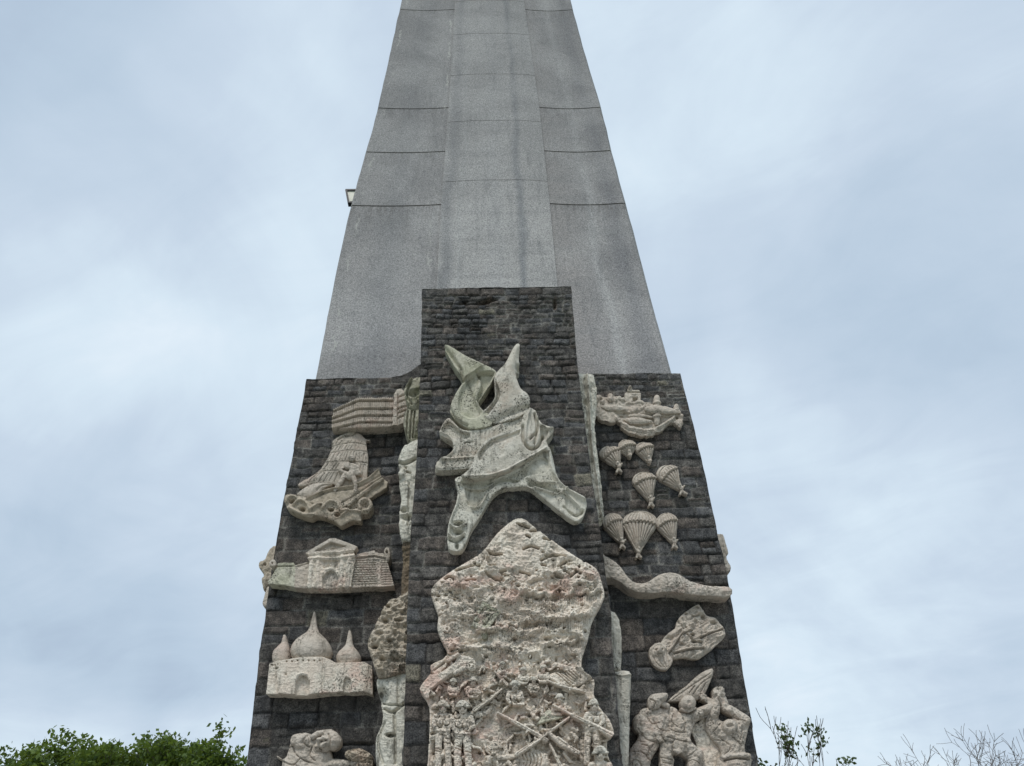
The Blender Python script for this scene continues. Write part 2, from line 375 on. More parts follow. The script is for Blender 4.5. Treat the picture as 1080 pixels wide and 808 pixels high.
def masonry(A, U, Nn, W, H, seed, step, rows, holes=None):
    """one masonry face: irregular coursed blocks with recessed joints, as displaced real geometry"""
    rs = np.random.RandomState(seed); nu = int(W/step)+1; nv = int(H/step)+1
    u, v = np.meshgrid(np.linspace(0, W, nu), np.linspace(0, H, nv))
    du = u+.05*fbm(u*2.6, v*2.6, 3, seed)+.035*fbm(u*8, v*8, 2, seed+2); dv = v+.09*fbm(u*.8+9, v*.9, 2, seed+1)+.045*fbm(u*7, v*7, 3, seed+3)
    r = np.clip(np.searchsorted(rows, dv)-1, 0, len(rows)-2)
    dist = np.minimum(dv-rows[r], rows[r+1]-dv)
    disp = np.zeros_like(u); tone = np.zeros(u.shape+(3,)); 
    for k in range(len(rows)-1):
        m = r == k
        if not m.any(): continue
        h = rows[k+1]-rows[k]; e = [rs.uniform(-.5, 0)]
        while e[-1] < W+.6: e.append(e[-1]+h*rs.uniform(.9, 2.6))
        e = np.array(e); q = np.clip(np.searchsorted(e, du[m])-1, 0, len(e)-2)
        dd = np.minimum(du[m]-e[q], e[q+1]-du[m])
        # some blocks are split in two thin ones
        split = rs.rand(len(e)) < .09; loc = (dv[m]-rows[k])/h; ds = np.where(split[q], np.abs(loc-.5)*h, 9)
        half = np.where(split[q] & (loc > .5), 1, 0)
        dist[m] = np.minimum(np.minimum(dist[m], dd), ds)
        off = rs.uniform(-.022, .022, (len(e), 2)); tl = rs.uniform(-.035, .035, (len(e), 2))
        g = rs.beta(2.2, 3.2, (len(e), 2)); hue = rs.rand(len(e), 2)
        disp[m] = off[q, half]+tl[q, 0]*(du[m]-e[q])+tl[q, 1]*(dv[m]-rows[k])
        base = .060+.092*g[q, half]**1.2; hu = hue[q, half]
        tone[m] = base[:, None]*np.where((hu > .72)[:, None], np.array([1.12, 1.0, .91]), np.where((hu < .3)[:, None], np.array([.97, 1.0, 1.04]), np.array([1.03, 1.0, .955])))
        lt = (hu > .988); tone[m] = np.where(lt[:, None], np.array([.19, .18, .145]), tone[m])
    gw = .013+.012*vn(u*3, v*3, seed+2); jt = np.exp(-(dist/gw)**2)
    disp = disp*(1-jt)-jt*(.026+.05*vn(u*2.3, v*2.3, seed+3)**1.6)+.032*fbm(u*7, v*7, 5, seed+4)+.012*(ridged(u*4.5, v*3.4, 4, seed+1)-.6)
    pale = rng_np(vn(u*1.3, v*1.3, seed+5), .36, .52)
    mort = np.array([.030, .030, .030])*(1-pale[..., None])+np.array([.25, .25, .235])*pale[..., None]
    jm = jt[..., None]*(.55+.45*vn(u*4, v*4, seed+6)[..., None]); tone = tone*(1-jm)+mort*jm
    for hu_, hv_, ru_, rv_ in (holes or []):
        e_ = np.exp(-(((u-hu_)/ru_)**2+((v-hv_+.25*(u-hu_)*-1)/rv_)**2)**2); disp = disp-.16*e_; tone = tone*(1-.5*e_[..., None])+np.array([.2, .15, .11])*.5*e_[..., None]
    ed = np.minimum(np.minimum(u, W-u), H-v); disp = disp*np.clip(ed/.04, 0, 1)-.012*(1-np.clip(ed/.03, 0, 1))
    P = np.array(A)+u[..., None]*np.array(U)+v[..., None]*np.array([0, 0, 1.])+disp[..., None]*np.array(Nn)
    i = np.arange(nu*nv).reshape(nv, nu)
    F = np.stack([i[:-1, :-1], i[:-1, 1:], i[1:, 1:], i[1:, :-1]], -1).reshape(-1, 4)
    return P.reshape(-1, 3), F, tone.reshape(-1, 3)
def rng_np(v, a, b): t = np.clip((v-a)/(b-a), 0, 1); return t*t*(3-2*t)
def stone_box(name, x0, x1, y0, y1, H, seed, parent, step=.028, side_step=.06):
    rs = np.random.RandomState(seed); rows = rows_for(H, rs)
    fs = [masonry((x0, y0, 0), (1, 0, 0), (0, -1, 0), x1-x0, H, seed, step, rows, HOLES.get(name)),
          masonry((x0, y1, 0), (0, -1, 0), (-1, 0, 0), y1-y0, H, seed+1, side_step, rows),
          masonry((x1, y0, 0), (0, 1, 0), (1, 0, 0), y1-y0, H, seed+2, side_step, rows),
          masonry((x1, y1, 0), (-1, 0, 0), (0, 1, 0), x1-x0, H, seed+3, .15, rows)]
    V = []; F = []; T = []; n = 0
    for P, f, t in fs: V.append(P); F += (f+n).tolist(); T.append(t); n += len(P)
    top = np.array([(x0+.01, y0+.01, H-.012), (x1-.01, y0+.01, H-.012), (x1-.01, y1-.01, H-.012), (x0+.01, y1-.01, H-.012)]); V.append(top); F.append([n, n+1, n+2, n+3]); T.append(np.full((4, 3), .09))
    V = np.concatenate(V); T = np.concatenate(T); xc = (x0+x1)/2
    el, er = (edge_x(p, V[:, 2]) for p in EDGE[name]); tt = (V[:, 0]-x0)/(x1-x0); V[:, 0] = el+tt*(er-el)
    V[:, 0] += np.where(V[:, 0] < xc, -wob(V[:, 2], seed % 8), wob(V[:, 2], (seed+3) % 8))*np.clip(np.abs(V[:, 0]-xc)/((x1-x0)/2), 0, 1)**4
    V[:, 2] += np.clip((V[:, 2]-H+.4)/.4, 0, 1)*.045*fbm(V[:, 0]*1.7, V[:, 1]*1.7, 3, seed % 8)*2
    o = link_mesh(name, V, F, M['masonry'], parent)
    a = o.data.color_attributes.new('tone', 'FLOAT_COLOR', 'POINT'); a.data.foreach_set('color', np.concatenate([T, np.ones((len(T), 1))], 1).ravel().astype(np.float32))
    return o
_h = at(514, 317, SLAB)
HOLES = {'central_pier': [(float(_h[0])-sxl+.02, float(_h[2]), .26, .07), (float(_h[0])-sxl+1.75, float(_h[2])-.1, .05, .22), (float(_h[0])-sxl-.6, float(_h[2])-.05, .12, .04)]}
mon = empty('monument', (0, WALL, 0), 'tall tapering grey concrete shaft rising from a broad dark stone block base', 'monument')
stone_box('stone_base', xl, xr, WALL, WALL+7.5, ztop, 11, mon)
stone_box('central_pier', sxl, sxr, SLAB, WALL+.02, zslab, 23, mon, .026)
# small dark fillet of stone where the base top climbs to the pier at the left
f_ = Sculpt((408, 380, 450, 412), WALL+.18, 4); f_.poly([(412, 399), (424, 397), (434, 392), (442, 386), (448, 384), (448, 408), (412, 408)], 6, 1, sm=False).rough(1.5, 6)
f_.build('stone_fillet', M['masonry'], mon)
_fm = bpy.data.objects['stone_fillet'].data; _a = _fm.color_attributes.new('tone', 'FLOAT_COLOR', 'POINT'); _a.data.foreach_set('color', np.tile([.09, .088, .085, 1], len(_fm.vertices)).astype(np.float32))

# shaft
LEAN = .10
def at_lean(px, py, Y0, z0):
    d = ray(px, py); t = (Y0+LEAN*(EYE[2]-z0))/(d[1]-LEAN*d[2]); return EYE+d*t
zb = ztop-.6
Lp = [(332, 398), (351, 300), (369, 217), (385, 160), (398, 114), (412.5, 48), (423, 0)]
Rp = [(709, 392), (683, 300), (661, 214), (646, 163), (635, 113), (618, 59), (604, 7)]
rl = [(461, 290), (465, 215), (473, 113), (480, 0)]; rr = [(588, 300), (580, 215), (569, 113), (552.5, 0)]
def curve(pts):
    A = np.array([at_lean(x, y, SHAFT, zb) for x, y in pts]); return A[:, 2], A[:, 0]
cl, crr, c3, c4 = curve(Lp), curve(Rp), curve(rl), curve(rr)
ZT = 47.0
def X_(c, z):
    zz, xx = c
    if z > zz[-1]: s_ = (xx[-1]-xx[-2])/(zz[-1]-zz[-2]); return xx[-1]+s_*.8*(z-zz[-1])
    if z < zz[0]: s_ = (xx[1]-xx[0])/(zz[1]-zz[0]); return xx[0]+s_*(z-zz[0])
    k = 2 if len(zz) > 3 else 1
    return float(np.interp(z, zz, xx))
def smoothX(c, z): return sum(X_(c, z+d)*w for d, w in ((-1.2, .2), (-.6, .2), (0, .2), (.6, .2), (1.2, .2)))
def zof(y, x=500): return float(at_lean(x, y, SHAFT, zb)[2])
jf = [zof(215.5), zof(159.5), zof(113.5), zof(10)]; jf += [jf[-1]+3.2, jf[-1]+6.6]
jr = [zof(193), zof(130), zof(81), zof(38), zof(3)]; jr += [jr[-1]+2.6, jr[-1]+5.4]
#print('joints', jf, jr, 'zb', zb)
def sweep(name, zs, joints, section, mat, w=.03, dep=.05):
    lv = sorted([(z, 0) for z in zs if all(abs(z-j) > .12 for j in joints)]+sum([[(j-w, 0), (j-w*.6, 1), (j+w*.6, 1), (j+w, 0)] for j in joints], []))
    V = []; Uc = []; n = None
    for z, q in lv:
        S_ = section(z, q*dep); n = len(S_)
        V += [(x, y, z) for x, y, u in S_]; Uc += [u for x, y, u in S_]
    F = []; mi = []
    for i in range(len(lv)-1):
        for j in range(n):
            k = (j+1) % n; F.append([i*n+j, i*n+k, (i+1)*n+k, (i+1)*n+j]); mi.append(1 if lv[i][1] and lv[i+1][1] else 0)
    F.append(list(range((len(lv)-1)*n, len(lv)*n))); mi.append(0)
    o = link_mesh(name, V, F, mat, mon, smooth=False); o.data.materials.append(M['joint']); o.data.polygons.foreach_set('material_index', mi)
    a = o.data.attributes.new('across', 'FLOAT', 'POINT'); a.data.foreach_set('value', np.array(Uc, np.float32))
    return o
def sec_body(z, q):
    l, r_, a, b = smoothX(cl, z), smoothX(crr, z), smoothX(c3, z), smoothX(c4, z); yf = SHAFT+LEAN*(z-zb); D = max(1.2, 6.2-LEAN*2*(z-zb)); w = r_-l
    l += .05*fbm(np.array(z*.9), np.array(2.), 4, 2)-0; r_ += .05*fbm(np.array(z*.9), np.array(5.), 4, 3)
    out = [(l, yf+q+.10, 0), (l+.06, yf+q, .01)]
    for t in np.linspace(.06, 1, 6): out.append((l+(a-l)*t, yf+q+.05*math.sin(math.pi*t), (l+(a-l)*t-l)/w))
    out.append((b, yf+q, (b-l)/w))
    for t in np.linspace(.1, .97, 14): out.append((b+(r_-b)*t, yf+q+.07*math.sin(math.pi*t), (b+(r_-b)*t-l)/w))
    out += [(r_, yf+q+.08, 1), (r_, yf+D, 1), (l, yf+D, 0)]
    return out
def sec_rib(z, q):
    l, r_, a, b = smoothX(cl, z), smoothX(crr, z), smoothX(c3, z), smoothX(c4, z); yf = SHAFT+LEAN*(z-zb); w = r_-l; g = b-a
    pts = [(a, .12), (a+.01, -.05), (a+g*.08, -.07), (a+g*.24, -.11), (a+g*.30, -.125), (a+g*.5, -.125), (a+g*.76, -.125), (a+g*.84, -.11), (b-.01, -.05), (b, .12)]
    return [(x, yf+y+q*(1 if y < 0 else 0), (x-l)/w) for x, y in pts]
zs = np.arange(zb, ZT, .3)
sh = sweep('concrete_shaft', zs, jf, sec_body, M['concrete'])
rb = sweep('raised_rib', zs, jr, sec_rib, M['rib'], .012, .02)
def finish_smooth(o, ang=35):
    o.data.polygons.foreach_set('use_smooth', [True]*len(o.data.polygons))
    try: o.data.set_sharp_from_angle(angle=R(ang))
    except Exception: pass
finish_smooth(sh, 25); finish_smooth(rb, 12)

# floodlight clamped to the shaft's left side
c = Cr(340, 180, 13.47); yl = SHAFT+1.75
pl = at(*c([(330, 275)])[0], yl); pr = at(*c([(470, 275)])[0], yl); pb = at(*c([(360, 468)])[0], yl)
fl = empty('floodlight', ((pl[0]+pr[0])/2, yl, (pl[2]+pb[2])/2), 'small black-framed floodlight sticking out at the left edge of the concrete shaft', 'floodlight')
def bx(x0, x1, y0, y1, z0, z1, sk=0):
    V = [(x0, y0, z1), (x1, y0, z1), (x1, y0, z0), (x0+sk, y0, z0), (x0, y1, z1), (x1, y1, z1), (x1, y1, z0), (x0+sk, y1, z0)]
    return V, [[0, 3, 2, 1], [4, 5, 6, 7], [0, 1, 5, 4], [1, 2, 6, 5], [2, 3, 7, 6], [3, 0, 4, 7]]
def boxes(name, L, mat, parent):
    V = []; F = []
    for a in L:
        v, f = a if isinstance(a, tuple) and len(a) == 2 else bx(*a); F += [[q+len(V) for q in g] for g in f]; V += v
    return link_mesh(name, V, F, mat, parent, smooth=False)
mk, nt_, b_ = newmat('black_painted_metal', .5); b_.inputs['Base Color'].default_value = (.012, .012, .018, 1)
_tc = N(nt_, 'ShaderNodeTexCoord').outputs['Object']; nt_.links.new(mix(nt_, rng(nt_, noise(nt_, _tc, 14), .45, .7), (.01, .01, .016), (.03, .026, .024)), b_.inputs['Base Color'])
ml, nt_, b_ = newmat('frosted_lamp_glass', .25); _tc = N(nt_, 'ShaderNodeTexCoord').outputs['Object']; nt_.links.new(mix(nt_, rng(nt_, noise(nt_, _tc, 9), .4, .6), (.50, .51, .42), (.62, .63, .54)), b_.inputs['Base Color'])
x0, x1, z1, z0, th, sk = pl[0], pr[0]+.12, pl[2], pb[2], .07, (pb[0]-pl[0])
def sx(z): return sk*(z1-z)/(z1-z0)
def slab4(xa0, xa1, xb0, xb1, za, zb_, ya, yb):
    V = [(xa0, ya, za), (xa1, ya, za), (xb1, ya, zb_), (xb0, ya, zb_), (xa0, yb, za), (xa1, yb, za), (xb1, yb, zb_), (xb0, yb, zb_)]
    return V, [[0, 3, 2, 1], [4, 5, 6, 7], [0, 1, 5, 4], [1, 2, 6, 5], [2, 3, 7, 6], [3, 0, 4, 7]]
boxes('housing', [slab4(x0, x1, x0, x1, z1, z1-th, yl-.05, yl+.15), slab4(x0, x0+th, x0+sk, x0+sk+th, z1-th, z0, yl-.05, yl+.15),
    slab4(x1-th, x1, x1-th, x1, z1-th, z0+th, yl-.05, yl+.15), slab4(x0+sk+th, x1, x0+sk+th, x1, z0+th, z0, yl-.05, yl+.15)], mk, fl)
boxes('lens', [slab4(x0+th-.01, x1-th+.01, x0+sk+th-.01, x1-th+.01, z1-th+.01, z0+th-.01, yl-.01, yl+.02)], ml, fl)
boxes('bracket', [(x1-.01, x1+.35, yl+.02, yl+.08, (z0+z1)/2-.04, (z0+z1)/2+.04)], mk, fl)

#SECTION:LEFT
# ------------------------------------------------------------------ left face reliefs
c = Cr(340, 400, 10.77)
t = thing('building_relief', 385, 452, WALL, 'carved stone relief of a long louvred multi-storey building, topmost on the left dark face', 'relief sculpture')
s = Sculpt((346, 405, 434, 464), WALL, 17, .42, c)
s.poly([(115, 320), (240, 275), (375, 218), (420, 210), (805, 205), (800, 530), (590, 540), (375, 548), (220, 545), (100, 545), (100, 430)], 17, 1.2, sm=False)
X, Y = s.X, s.Y; fold = 375.5
s.H -= np.where(X < fold, (fold-X)*.16, 0)
for yy in ((335, 245), (425, 335), (475, 412), (545, 490)):
    s.groove([(105, yy[0]+(15 if yy[0] < 400 else 0)), (385, yy[1]+8), (430, yy[1]), (805, yy[1])], .75, 5.5)
    s.ridge([(105, yy[0]+(15 if yy[0] < 400 else 0)-17), (385, yy[1]-9), (430, yy[1]-17), (805, yy[1]-17)], .6, 1.2, False)
s.H -= 2.2*np.clip(np.sin(X*2*math.pi/2.0+1.5*fbm(X/3, Y/6, 2)), -.1, 1)*(vn(X*.9, Y*.2, 3) > .15)
s.rough(.8, 3).build('louvred_facade', M['tan'], t)
s = Sculpt((412, 405, 434, 464), WALL, 17, .42, c)
s.poly([(800, 530), (815, 180), (850, 125), (900, 112), (950, 165), (975, 190), (970, 480), (880, 520)], 19, 1.5, sm=False)
for yy in (190, 250, 320, 370, 425): s.groove([(865, yy+22), (920, yy), (975, yy-10)], .7, 3.5)
s.groove([(860, 180), (855, 520)], .6, 2.5).rough(1.2, 3).build('stair_tower', M['tan'], t)

Sculpt.drop = 4; Sculpt.chis = .3
c = Cr(295, 450, 7.34)
t = thing('galleon_relief', 352, 545, WALL, 'carved stone relief of a sailing galleon on curling waves with a small figure', 'relief sculpture')
s = Sculpt((310, 450, 394, 528), WALL, 12, .45, c)
s.poly([(405, 150), (412, 105), (470, 65), (545, 32), (620, 52), (665, 95), (700, 96), (690, 108), (668, 112), (682, 240), (675, 340), (660, 450), (560, 500), (440, 480), (420, 440), (300, 432), (160, 458), (152, 432), (290, 350), (370, 240)], 11, 1.5, 5, 14, sm=True, n=3)
for yy in ((408, 150, 560, 130, 670, 140), (395, 200, 520, 190, 676, 190), (355, 275, 500, 275, 680, 280), (300, 345, 440, 345, 600, 355)): s.groove([(yy[0], yy[1]), (yy[2], yy[3]), (yy[4], yy[5])], .45, 1.3, True)
rs = random.Random(4)
for (y0, y1, xa, xb) in ((110, 140, 430, 660), (150, 188, 420, 660), (200, 270, 400, 660), (285, 340, 350, 470), (355, 425, 230, 460), (290, 400, 600, 665)):
    x = xa
    while x < xb:
        dx = -(660-x)*.12*(y1-y0)/60; s.groove([(x, y0+rs.uniform(0, 6)), (x+dx-8, y1-rs.uniform(0, 10))], .4, rs.uniform(.6, 1.6)); x += rs.uniform(18, 34)
s.groove([(450, 100), (500, 75), (560, 68), (590, 40)], .8, 2.5, True)
s.rough(1.3, 6).build('mainsail', M['tan'], t)
s = Sculpt((308, 505, 356, 530), WALL, 12, .45, c)
s.poly([(140, 535), (180, 490), (240, 455), (330, 440), (410, 448), (360, 470), (300, 520), (240, 555)], 14, 1.5, 3, 5).groove([(290, 500), (330, 465), (400, 452)], .8, 2, True).rough(1, 4).build('foresail', M['tan'], t, foot=3)
s = Sculpt((318, 490, 410, 542), WALL, 14, .45, c)
s.poly([(200, 575), (330, 500), (440, 478), (560, 462), (680, 405), (765, 335), (785, 385), (795, 410), (540, 610), (470, 640), (380, 640), (300, 620)], 17, 1.5, 0, sm=False)
s.poly([(795, 395), (835, 425), (825, 470), (790, 490), (560, 640), (520, 650), (530, 600)], 13, 1.5, sm=False)
s.ridge([(210, 570), (330, 515), (430, 490), (560, 470), (680, 415), (765, 345)], .8, 2.2).groove([(230, 585), (340, 530), (440, 505), (570, 490), (690, 440), (780, 385)], .8, 2, True)
s.groove([(480, 600), (600, 530), (790, 400)], .6, 1.8).rough(2.2, 5).build('hull', M['rough'], t, foot=2)
s = Sculpt((296, 515, 396, 560), WALL, 14, .45, c)
s.poly([(38, 560), (60, 532), (120, 538), (190, 548), (260, 590), (330, 620), (400, 575), (460, 590), (540, 640), (600, 640), (625, 595), (665, 572), (705, 600), (712, 650), (685, 682), (632, 690), (630, 735), (560, 730), (475, 772), (430, 740), (330, 700), (280, 698), (240, 715), (130, 680), (60, 635)], 16, 2.2, 2, 6)
for P, r_ in (([(60, 590), (75, 555), (120, 550), (150, 580)], 9), ([(120, 610), (160, 580), (210, 600), (235, 650)], 10), ([(235, 660), (280, 620), (330, 600), (345, 630)], 10), ([(340, 640), (390, 590), (450, 605), (480, 660), (540, 655)], 12), ([(480, 700), (540, 660), (630, 670)], 9), ([(80, 640), (180, 690), (270, 690)], 10)):
    s.path(catmull(P, 4, False), r_, 18, 1.6)
s.path([(620+45*math.cos(a)+45, 620+45*math.sin(a)) for a in np.linspace(2.6, 8, 14)], 13, 18, 1.4); s.pit((665, 622), 20, 3)
for p_ in ((180, 650), (100, 590), (400, 650), (315, 590), (450, 690), (560, 640)): s.pit(p_, 22, 7, 14)
s.rough(2.5, 6, 4, 2).build('waves', M['rough'], t)
s = Sculpt((350, 478, 384, 520), WALL, 18, .4, c)
s.ell((555, 245), 28, 26, 18, 1); s.path([(520, 300), (590, 315), (540, 380)], (26, 26, 30), 17, .9)
s.path([(500, 300), (465, 340), (500, 355)], 11, 18, 1); s.path([(600, 320), (620, 360), (575, 360)], 11, 18, 1)
s.path([(510, 360), (470, 430), (425, 490)], (20, 16, 13), 17, 1); s.path([(560, 370), (590, 440), (585, 490)], (22, 17, 14), 17, 1)
s.rough(2.5, 2.4).build('sailor_figure', M['tan'], t, foot=12)

Sculpt.drop = 0; Sculpt.chis = .5
c = Cr(270, 560, 7.2)
t = thing('gate_relief', 348, 622, WALL, 'carved stone relief of an arched fort gate with triangular pediment between brick walls', 'relief sculpture')
s = Sculpt((278, 575, 420, 625), WALL, 16, .45, c)
s.poly([(290, 425), (285, 262), (400, 228), (400, 200), (750, 190), (770, 172), (900, 143), (905, 160), (965, 165), (990, 205), (1048, 412), (960, 420), (830, 420), (700, 430), (500, 435), (380, 432)], 15, 1.3, sm=False)
s.groove([(765, 205), (900, 190), (990, 210)], .6, 2.2); s.ridge([(765, 195), (900, 180), (985, 200)], .5, 1.5, False)
s.sink([(905, 210), (940, 212), (975, 415), (920, 415)], 1.2, .6, False)
for k, yy in enumerate(range(222, 420, 18)):
    s.groove([(752-k*3, yy), (905+k*1, yy-3)], .38, 1.5); s.groove([(950, yy), (992+k*5, yy)], .38, 1.3)
    for x in range(760, 905, 26): s.groove([(x+(13 if k % 2 else 0)-k*3, yy), (x+(13 if k % 2 else 0)-k*3, yy+18)], .35, 1.2)
s.groove([(290, 275), (400, 240)], .6, 1.5).rough(1.6, 2.5, 3).build('fort_wall', M['tan'], t)
s = Sculpt((278, 590, 316, 625), WALL, 16, .45, c)
s.poly([(88, 382), (160, 268), (165, 240), (280, 236), (300, 262), (290, 425), (200, 405), (95, 400)], 15, 1.5, sm=False).groove([(160, 268), (300, 262)], .6, 1.8).rough(1.6, 4).build('rampart', M['green'], t)
s = Sculpt((278, 586, 296, 600), WALL, 16, .4, c); s.poly([(105, 265), (110, 235), (125, 222), (148, 228), (150, 265)], 18, 1).pit((126, 248), 6, 4).build('watch_turret', M['tan'], t)
s = Sculpt((400, 574, 416, 600), WALL, 16, .4, c); s.revolve([(118, 993, 4), (128, 993, 17), (150, 993, 22), (190, 994, 22), (215, 996, 16), (228, 996, 6)], 13, 1).pit((993, 158), 8, 5, 11).build('watch_turret', M['tan'], t)
s = Sculpt((320, 578, 378, 624), WALL, 19, .42, c)
s.poly([(402, 172), (740, 142), (752, 200), (718, 420), (645, 422), (615, 436), (495, 436), (440, 425), (378, 428), (408, 300)], 18, 1, sm=False)
for a, b2, r_ in (((425, 205), (405, 420), 17), ((470, 205), (468, 425), 15), ((655, 190), (640, 415), 17), ((712, 190), (690, 415), 20)): s.path([a, b2], r_, 18.5, .8)
s.path([(402, 212), (495, 205), (640, 205), (745, 188)], 9, 20, 1); s.path([(402, 180), (495, 170), (640, 160), (745, 145)], 9, 20, 1)
s.groove([(500, 200), (640, 198)], .6, 1.5); s.sink([(510, 225), (625, 222), (622, 280), (505, 282)], 1.5, .6, False)
s.groove([(520, 270), (555, 235), (575, 275), (610, 240)], .5, -1.5)
s.sink([(498, 440), (500, 335), (525, 302), (565, 288), (605, 300), (628, 335), (617, 440)], 5, .9, False)
s.path([(497, 330), (525, 297), (565, 282), (608, 296), (632, 332)], 7, 18.5, .8)
s.rough(1.6, 2, 3).build('portal', M['pink'], t, foot=6)
s = Sculpt((318, 562, 384, 590), WALL, 22, .42, c)
s.poly([(370, 165), (560, 52), (600, 52), (715, 92), (770, 115), (745, 145), (640, 148), (500, 160), (400, 178)], 21, 1, sm=False)
s.sink([(435, 152), (565, 78), (695, 112), (610, 136), (505, 148)], 4, .8, False); s.ridge([(520, 125), (550, 138), (575, 115), (600, 125)], .7, 2).rough(1, 3).build('pediment', M['tan'], t, foot=10)

c = Cr(275, 640, 7.7)
t = thing('mosque_relief', 336, 738, WALL, 'carved stone relief of a mosque-like hall with three onion domes', 'relief sculpture')
s = Sculpt((278, 690, 394, 736), WALL, 18, .45, c)
s.poly([(65, 455), (140, 440), (150, 705), (40, 702)], 16, 1, sm=False); s.poly([(130, 442), (235, 425), (345, 408), (512, 408), (500, 697), (385, 712), (272, 712), (150, 702)], 19, 1.1, sm=False)
s.poly([(505, 408), (560, 425), (615, 455), (612, 690), (495, 697)], 17, 1, tilt=(-.22, 0), sm=False); s.poly([(610, 452), (840, 444), (865, 462), (838, 682), (725, 690), (660, 682), (608, 690)], 17, 1.1, sm=False)
s.poly([(850, 455), (898, 470), (903, 700), (832, 682)], 15.5, .8, tilt=(-.6, 0), sm=False)
s.sink([(272, 720), (284, 605), (300, 562), (340, 545), (385, 560), (402, 605), (390, 720)], 4.5, .8, False); s.path([(282, 590), (300, 555), (340, 540), (385, 552), (404, 590)], 5, 19.2, 1)
s.sink([(664, 692), (670, 592), (690, 567), (722, 572), (735, 600), (727, 692)], 3.5, .7, False)
for x in range(210, 510, 45): s.pit((x, 438+(8 if x < 260 else 0)), 6, 3)
s.pit((130, 497), 14, 4, 6); s.pit((205, 550), 9, 2)
for x in (90, 115, 140): s.pit((x, 468), 6, 2)
s.groove([(505, 410), (498, 695)], .5, 1.2).rough(.6, 2.2, 3).build('hall', M['pink'], t)
for bb, pr_ in (((300, 640, 352, 698), [(18, 422, 5), (60, 420, 13), (150, 416, 30), (190, 412, 52), (215, 405, 82), (250, 400, 125), (300, 398, 160), (350, 398, 171), (395, 396, 160), (425, 396, 135)]),
                ((282, 662, 308, 702), [(205, 178, 8), (240, 180, 18), (275, 178, 26), (300, 170, 42), (340, 155, 66), (385, 152, 74), (420, 150, 70), (460, 150, 60)]),
                ((350, 660, 384, 702), [(168, 712, 5), (200, 712, 14), (280, 710, 26), (310, 707, 42), (350, 703, 82), (385, 702, 100), (420, 702, 98), (455, 702, 84)])):
    s = Sculpt(bb, WALL, 13, .42, c); s.revolve(pr_, 5, .72).rough(.8, 3).build('dome', M['tan'], t)

Sculpt.drop = 3; Sculpt.chis = .4
c = Cr(285, 755, 9)
t = thing('mourner_relief', 340, 830, WALL, 'carved relief of a bowed bearded figure in a headscarf above a curly head', 'relief sculpture')
s = Sculpt((288, 766, 400, 850), WALL, 16, .45, c)
s.poly([(55, 375), (75, 382), (110, 408), (150, 370), (185, 270), (230, 195), (320, 158), (390, 170), (460, 175), (560, 320), (585, 420), (620, 520), (640, 800), (60, 800), (90, 560), (110, 420), (70, 405)], 14, 3, 5, 8)
s.ell((290, 250), 100, 85, 14, .8, 20); s.path([(250, 230), (300, 370), (430, 450)], (60, 55, 45), 13, .6)
s.path([(450, 430), (620, 440), (800, 450)], (40, 35, 25), 13, .8); s.path([(560, 470), (640, 460)], 50, 14, .8)
for P in ([(225, 300), (240, 360), (330, 430), (400, 450)], [(350, 190), (320, 260), (370, 300)], [(400, 300), (380, 380), (430, 430)], [(140, 380), (180, 300), (230, 290)], [(120, 430), (220, 470), (290, 410)], [(250, 470), (280, 600), (260, 700)]): s.groove(P, .7, 2, True)
s.rough(3.4, 7, 3).rough(1.4, 2.6).build('bowed_body', M['tan'], t)
s = Sculpt((325, 766, 362, 800), WALL, 20, .42, c)
s.ell((580, 230), 88, 95, 17, .9, -20); s.ell((500, 275), 75, 60, 17, .8, 35); s.ell((450, 300), 45, 48, 17, .8)
s.path([(400, 200), (450, 165), (520, 155), (570, 150)], 24, 19, .8); s.path([(470, 235), (510, 215), (550, 235)], 14, 24, 1); s.path([(540, 260), (500, 285)], 13, 24, 1)
s.pit((490, 245), 13, 3, 8); s.pit((535, 240), 12, 3, 8); s.groove([(470, 310), (500, 325)], .6, 2.5)
for k in range(5): s.groove([(425+12*k, 300), (440+14*k, 345)], .5, 2)
s.groove([(560, 180), (580, 240), (570, 300)], .9, 2.5, True).rough(2, 2.6).build('turbaned_head', M['tan'], t, foot=8)
s = Sculpt((362, 786, 398, 850), WALL, 14, .42, c)
s.poly([(722, 345), (760, 325), (840, 315), (900, 330), (960, 370), (975, 430), (985, 560), (980, 800), (700, 800), (740, 560), (820, 460), (720, 400)], 13, 3, 5, 6).rough(6, 3.2, 3, 5, 'ridged').build('curly_head', M['rough'], t)

Sculpt.drop = 0; Sculpt.chis = .7
# corner carvings on the pier's left flank
c = Cr(380, 380, 3.67); Yc_ = SLAB+.75
def corner(name, bb, pts, h, mat, label, fn=None, sm=True, cc=None, Y=None, bev=3, rg=(3, 6), cat='corner carving', grp='carvings along the pier flanks', jag=1.5):
    Y = Y or Yc_; s = Sculpt(bb, Y, h, .5, cc or c); s.poly(pts, h, bev, 4, 8, sm=sm)
    if fn: fn(s)
    s.rough(rg[0], rg[1], 5, 3).jag(jag, 5)
    P = s.c(pts); t = thing(name, P[:, 0].mean(), P[:, 1].max(), Y, label, cat, grp); s.build('carved_stone', mat, t, foot=-12, back=True); return t
def f1(s): s.pit((205, 130), 22, 8, 12); s.ridge([(180, 100), (200, 75)], 1, 4); s.groove([(195, 90), (180, 130), (200, 170)], 1, 5, True)
corner('capital_carving', (418, 395, 458, 436), [(178, 95), (205, 70), (260, 72), (270, 188), (200, 190), (182, 165), (170, 120)], 15, M['mossy'], 'mossy lumpy carved block at the very top of the carvings beside the pier', f1, rg=(5, 4))
def f2(s):
    for x in (185, 200, 212): s.groove([(x, 195), (x-8, 300)], .8, 5, True)
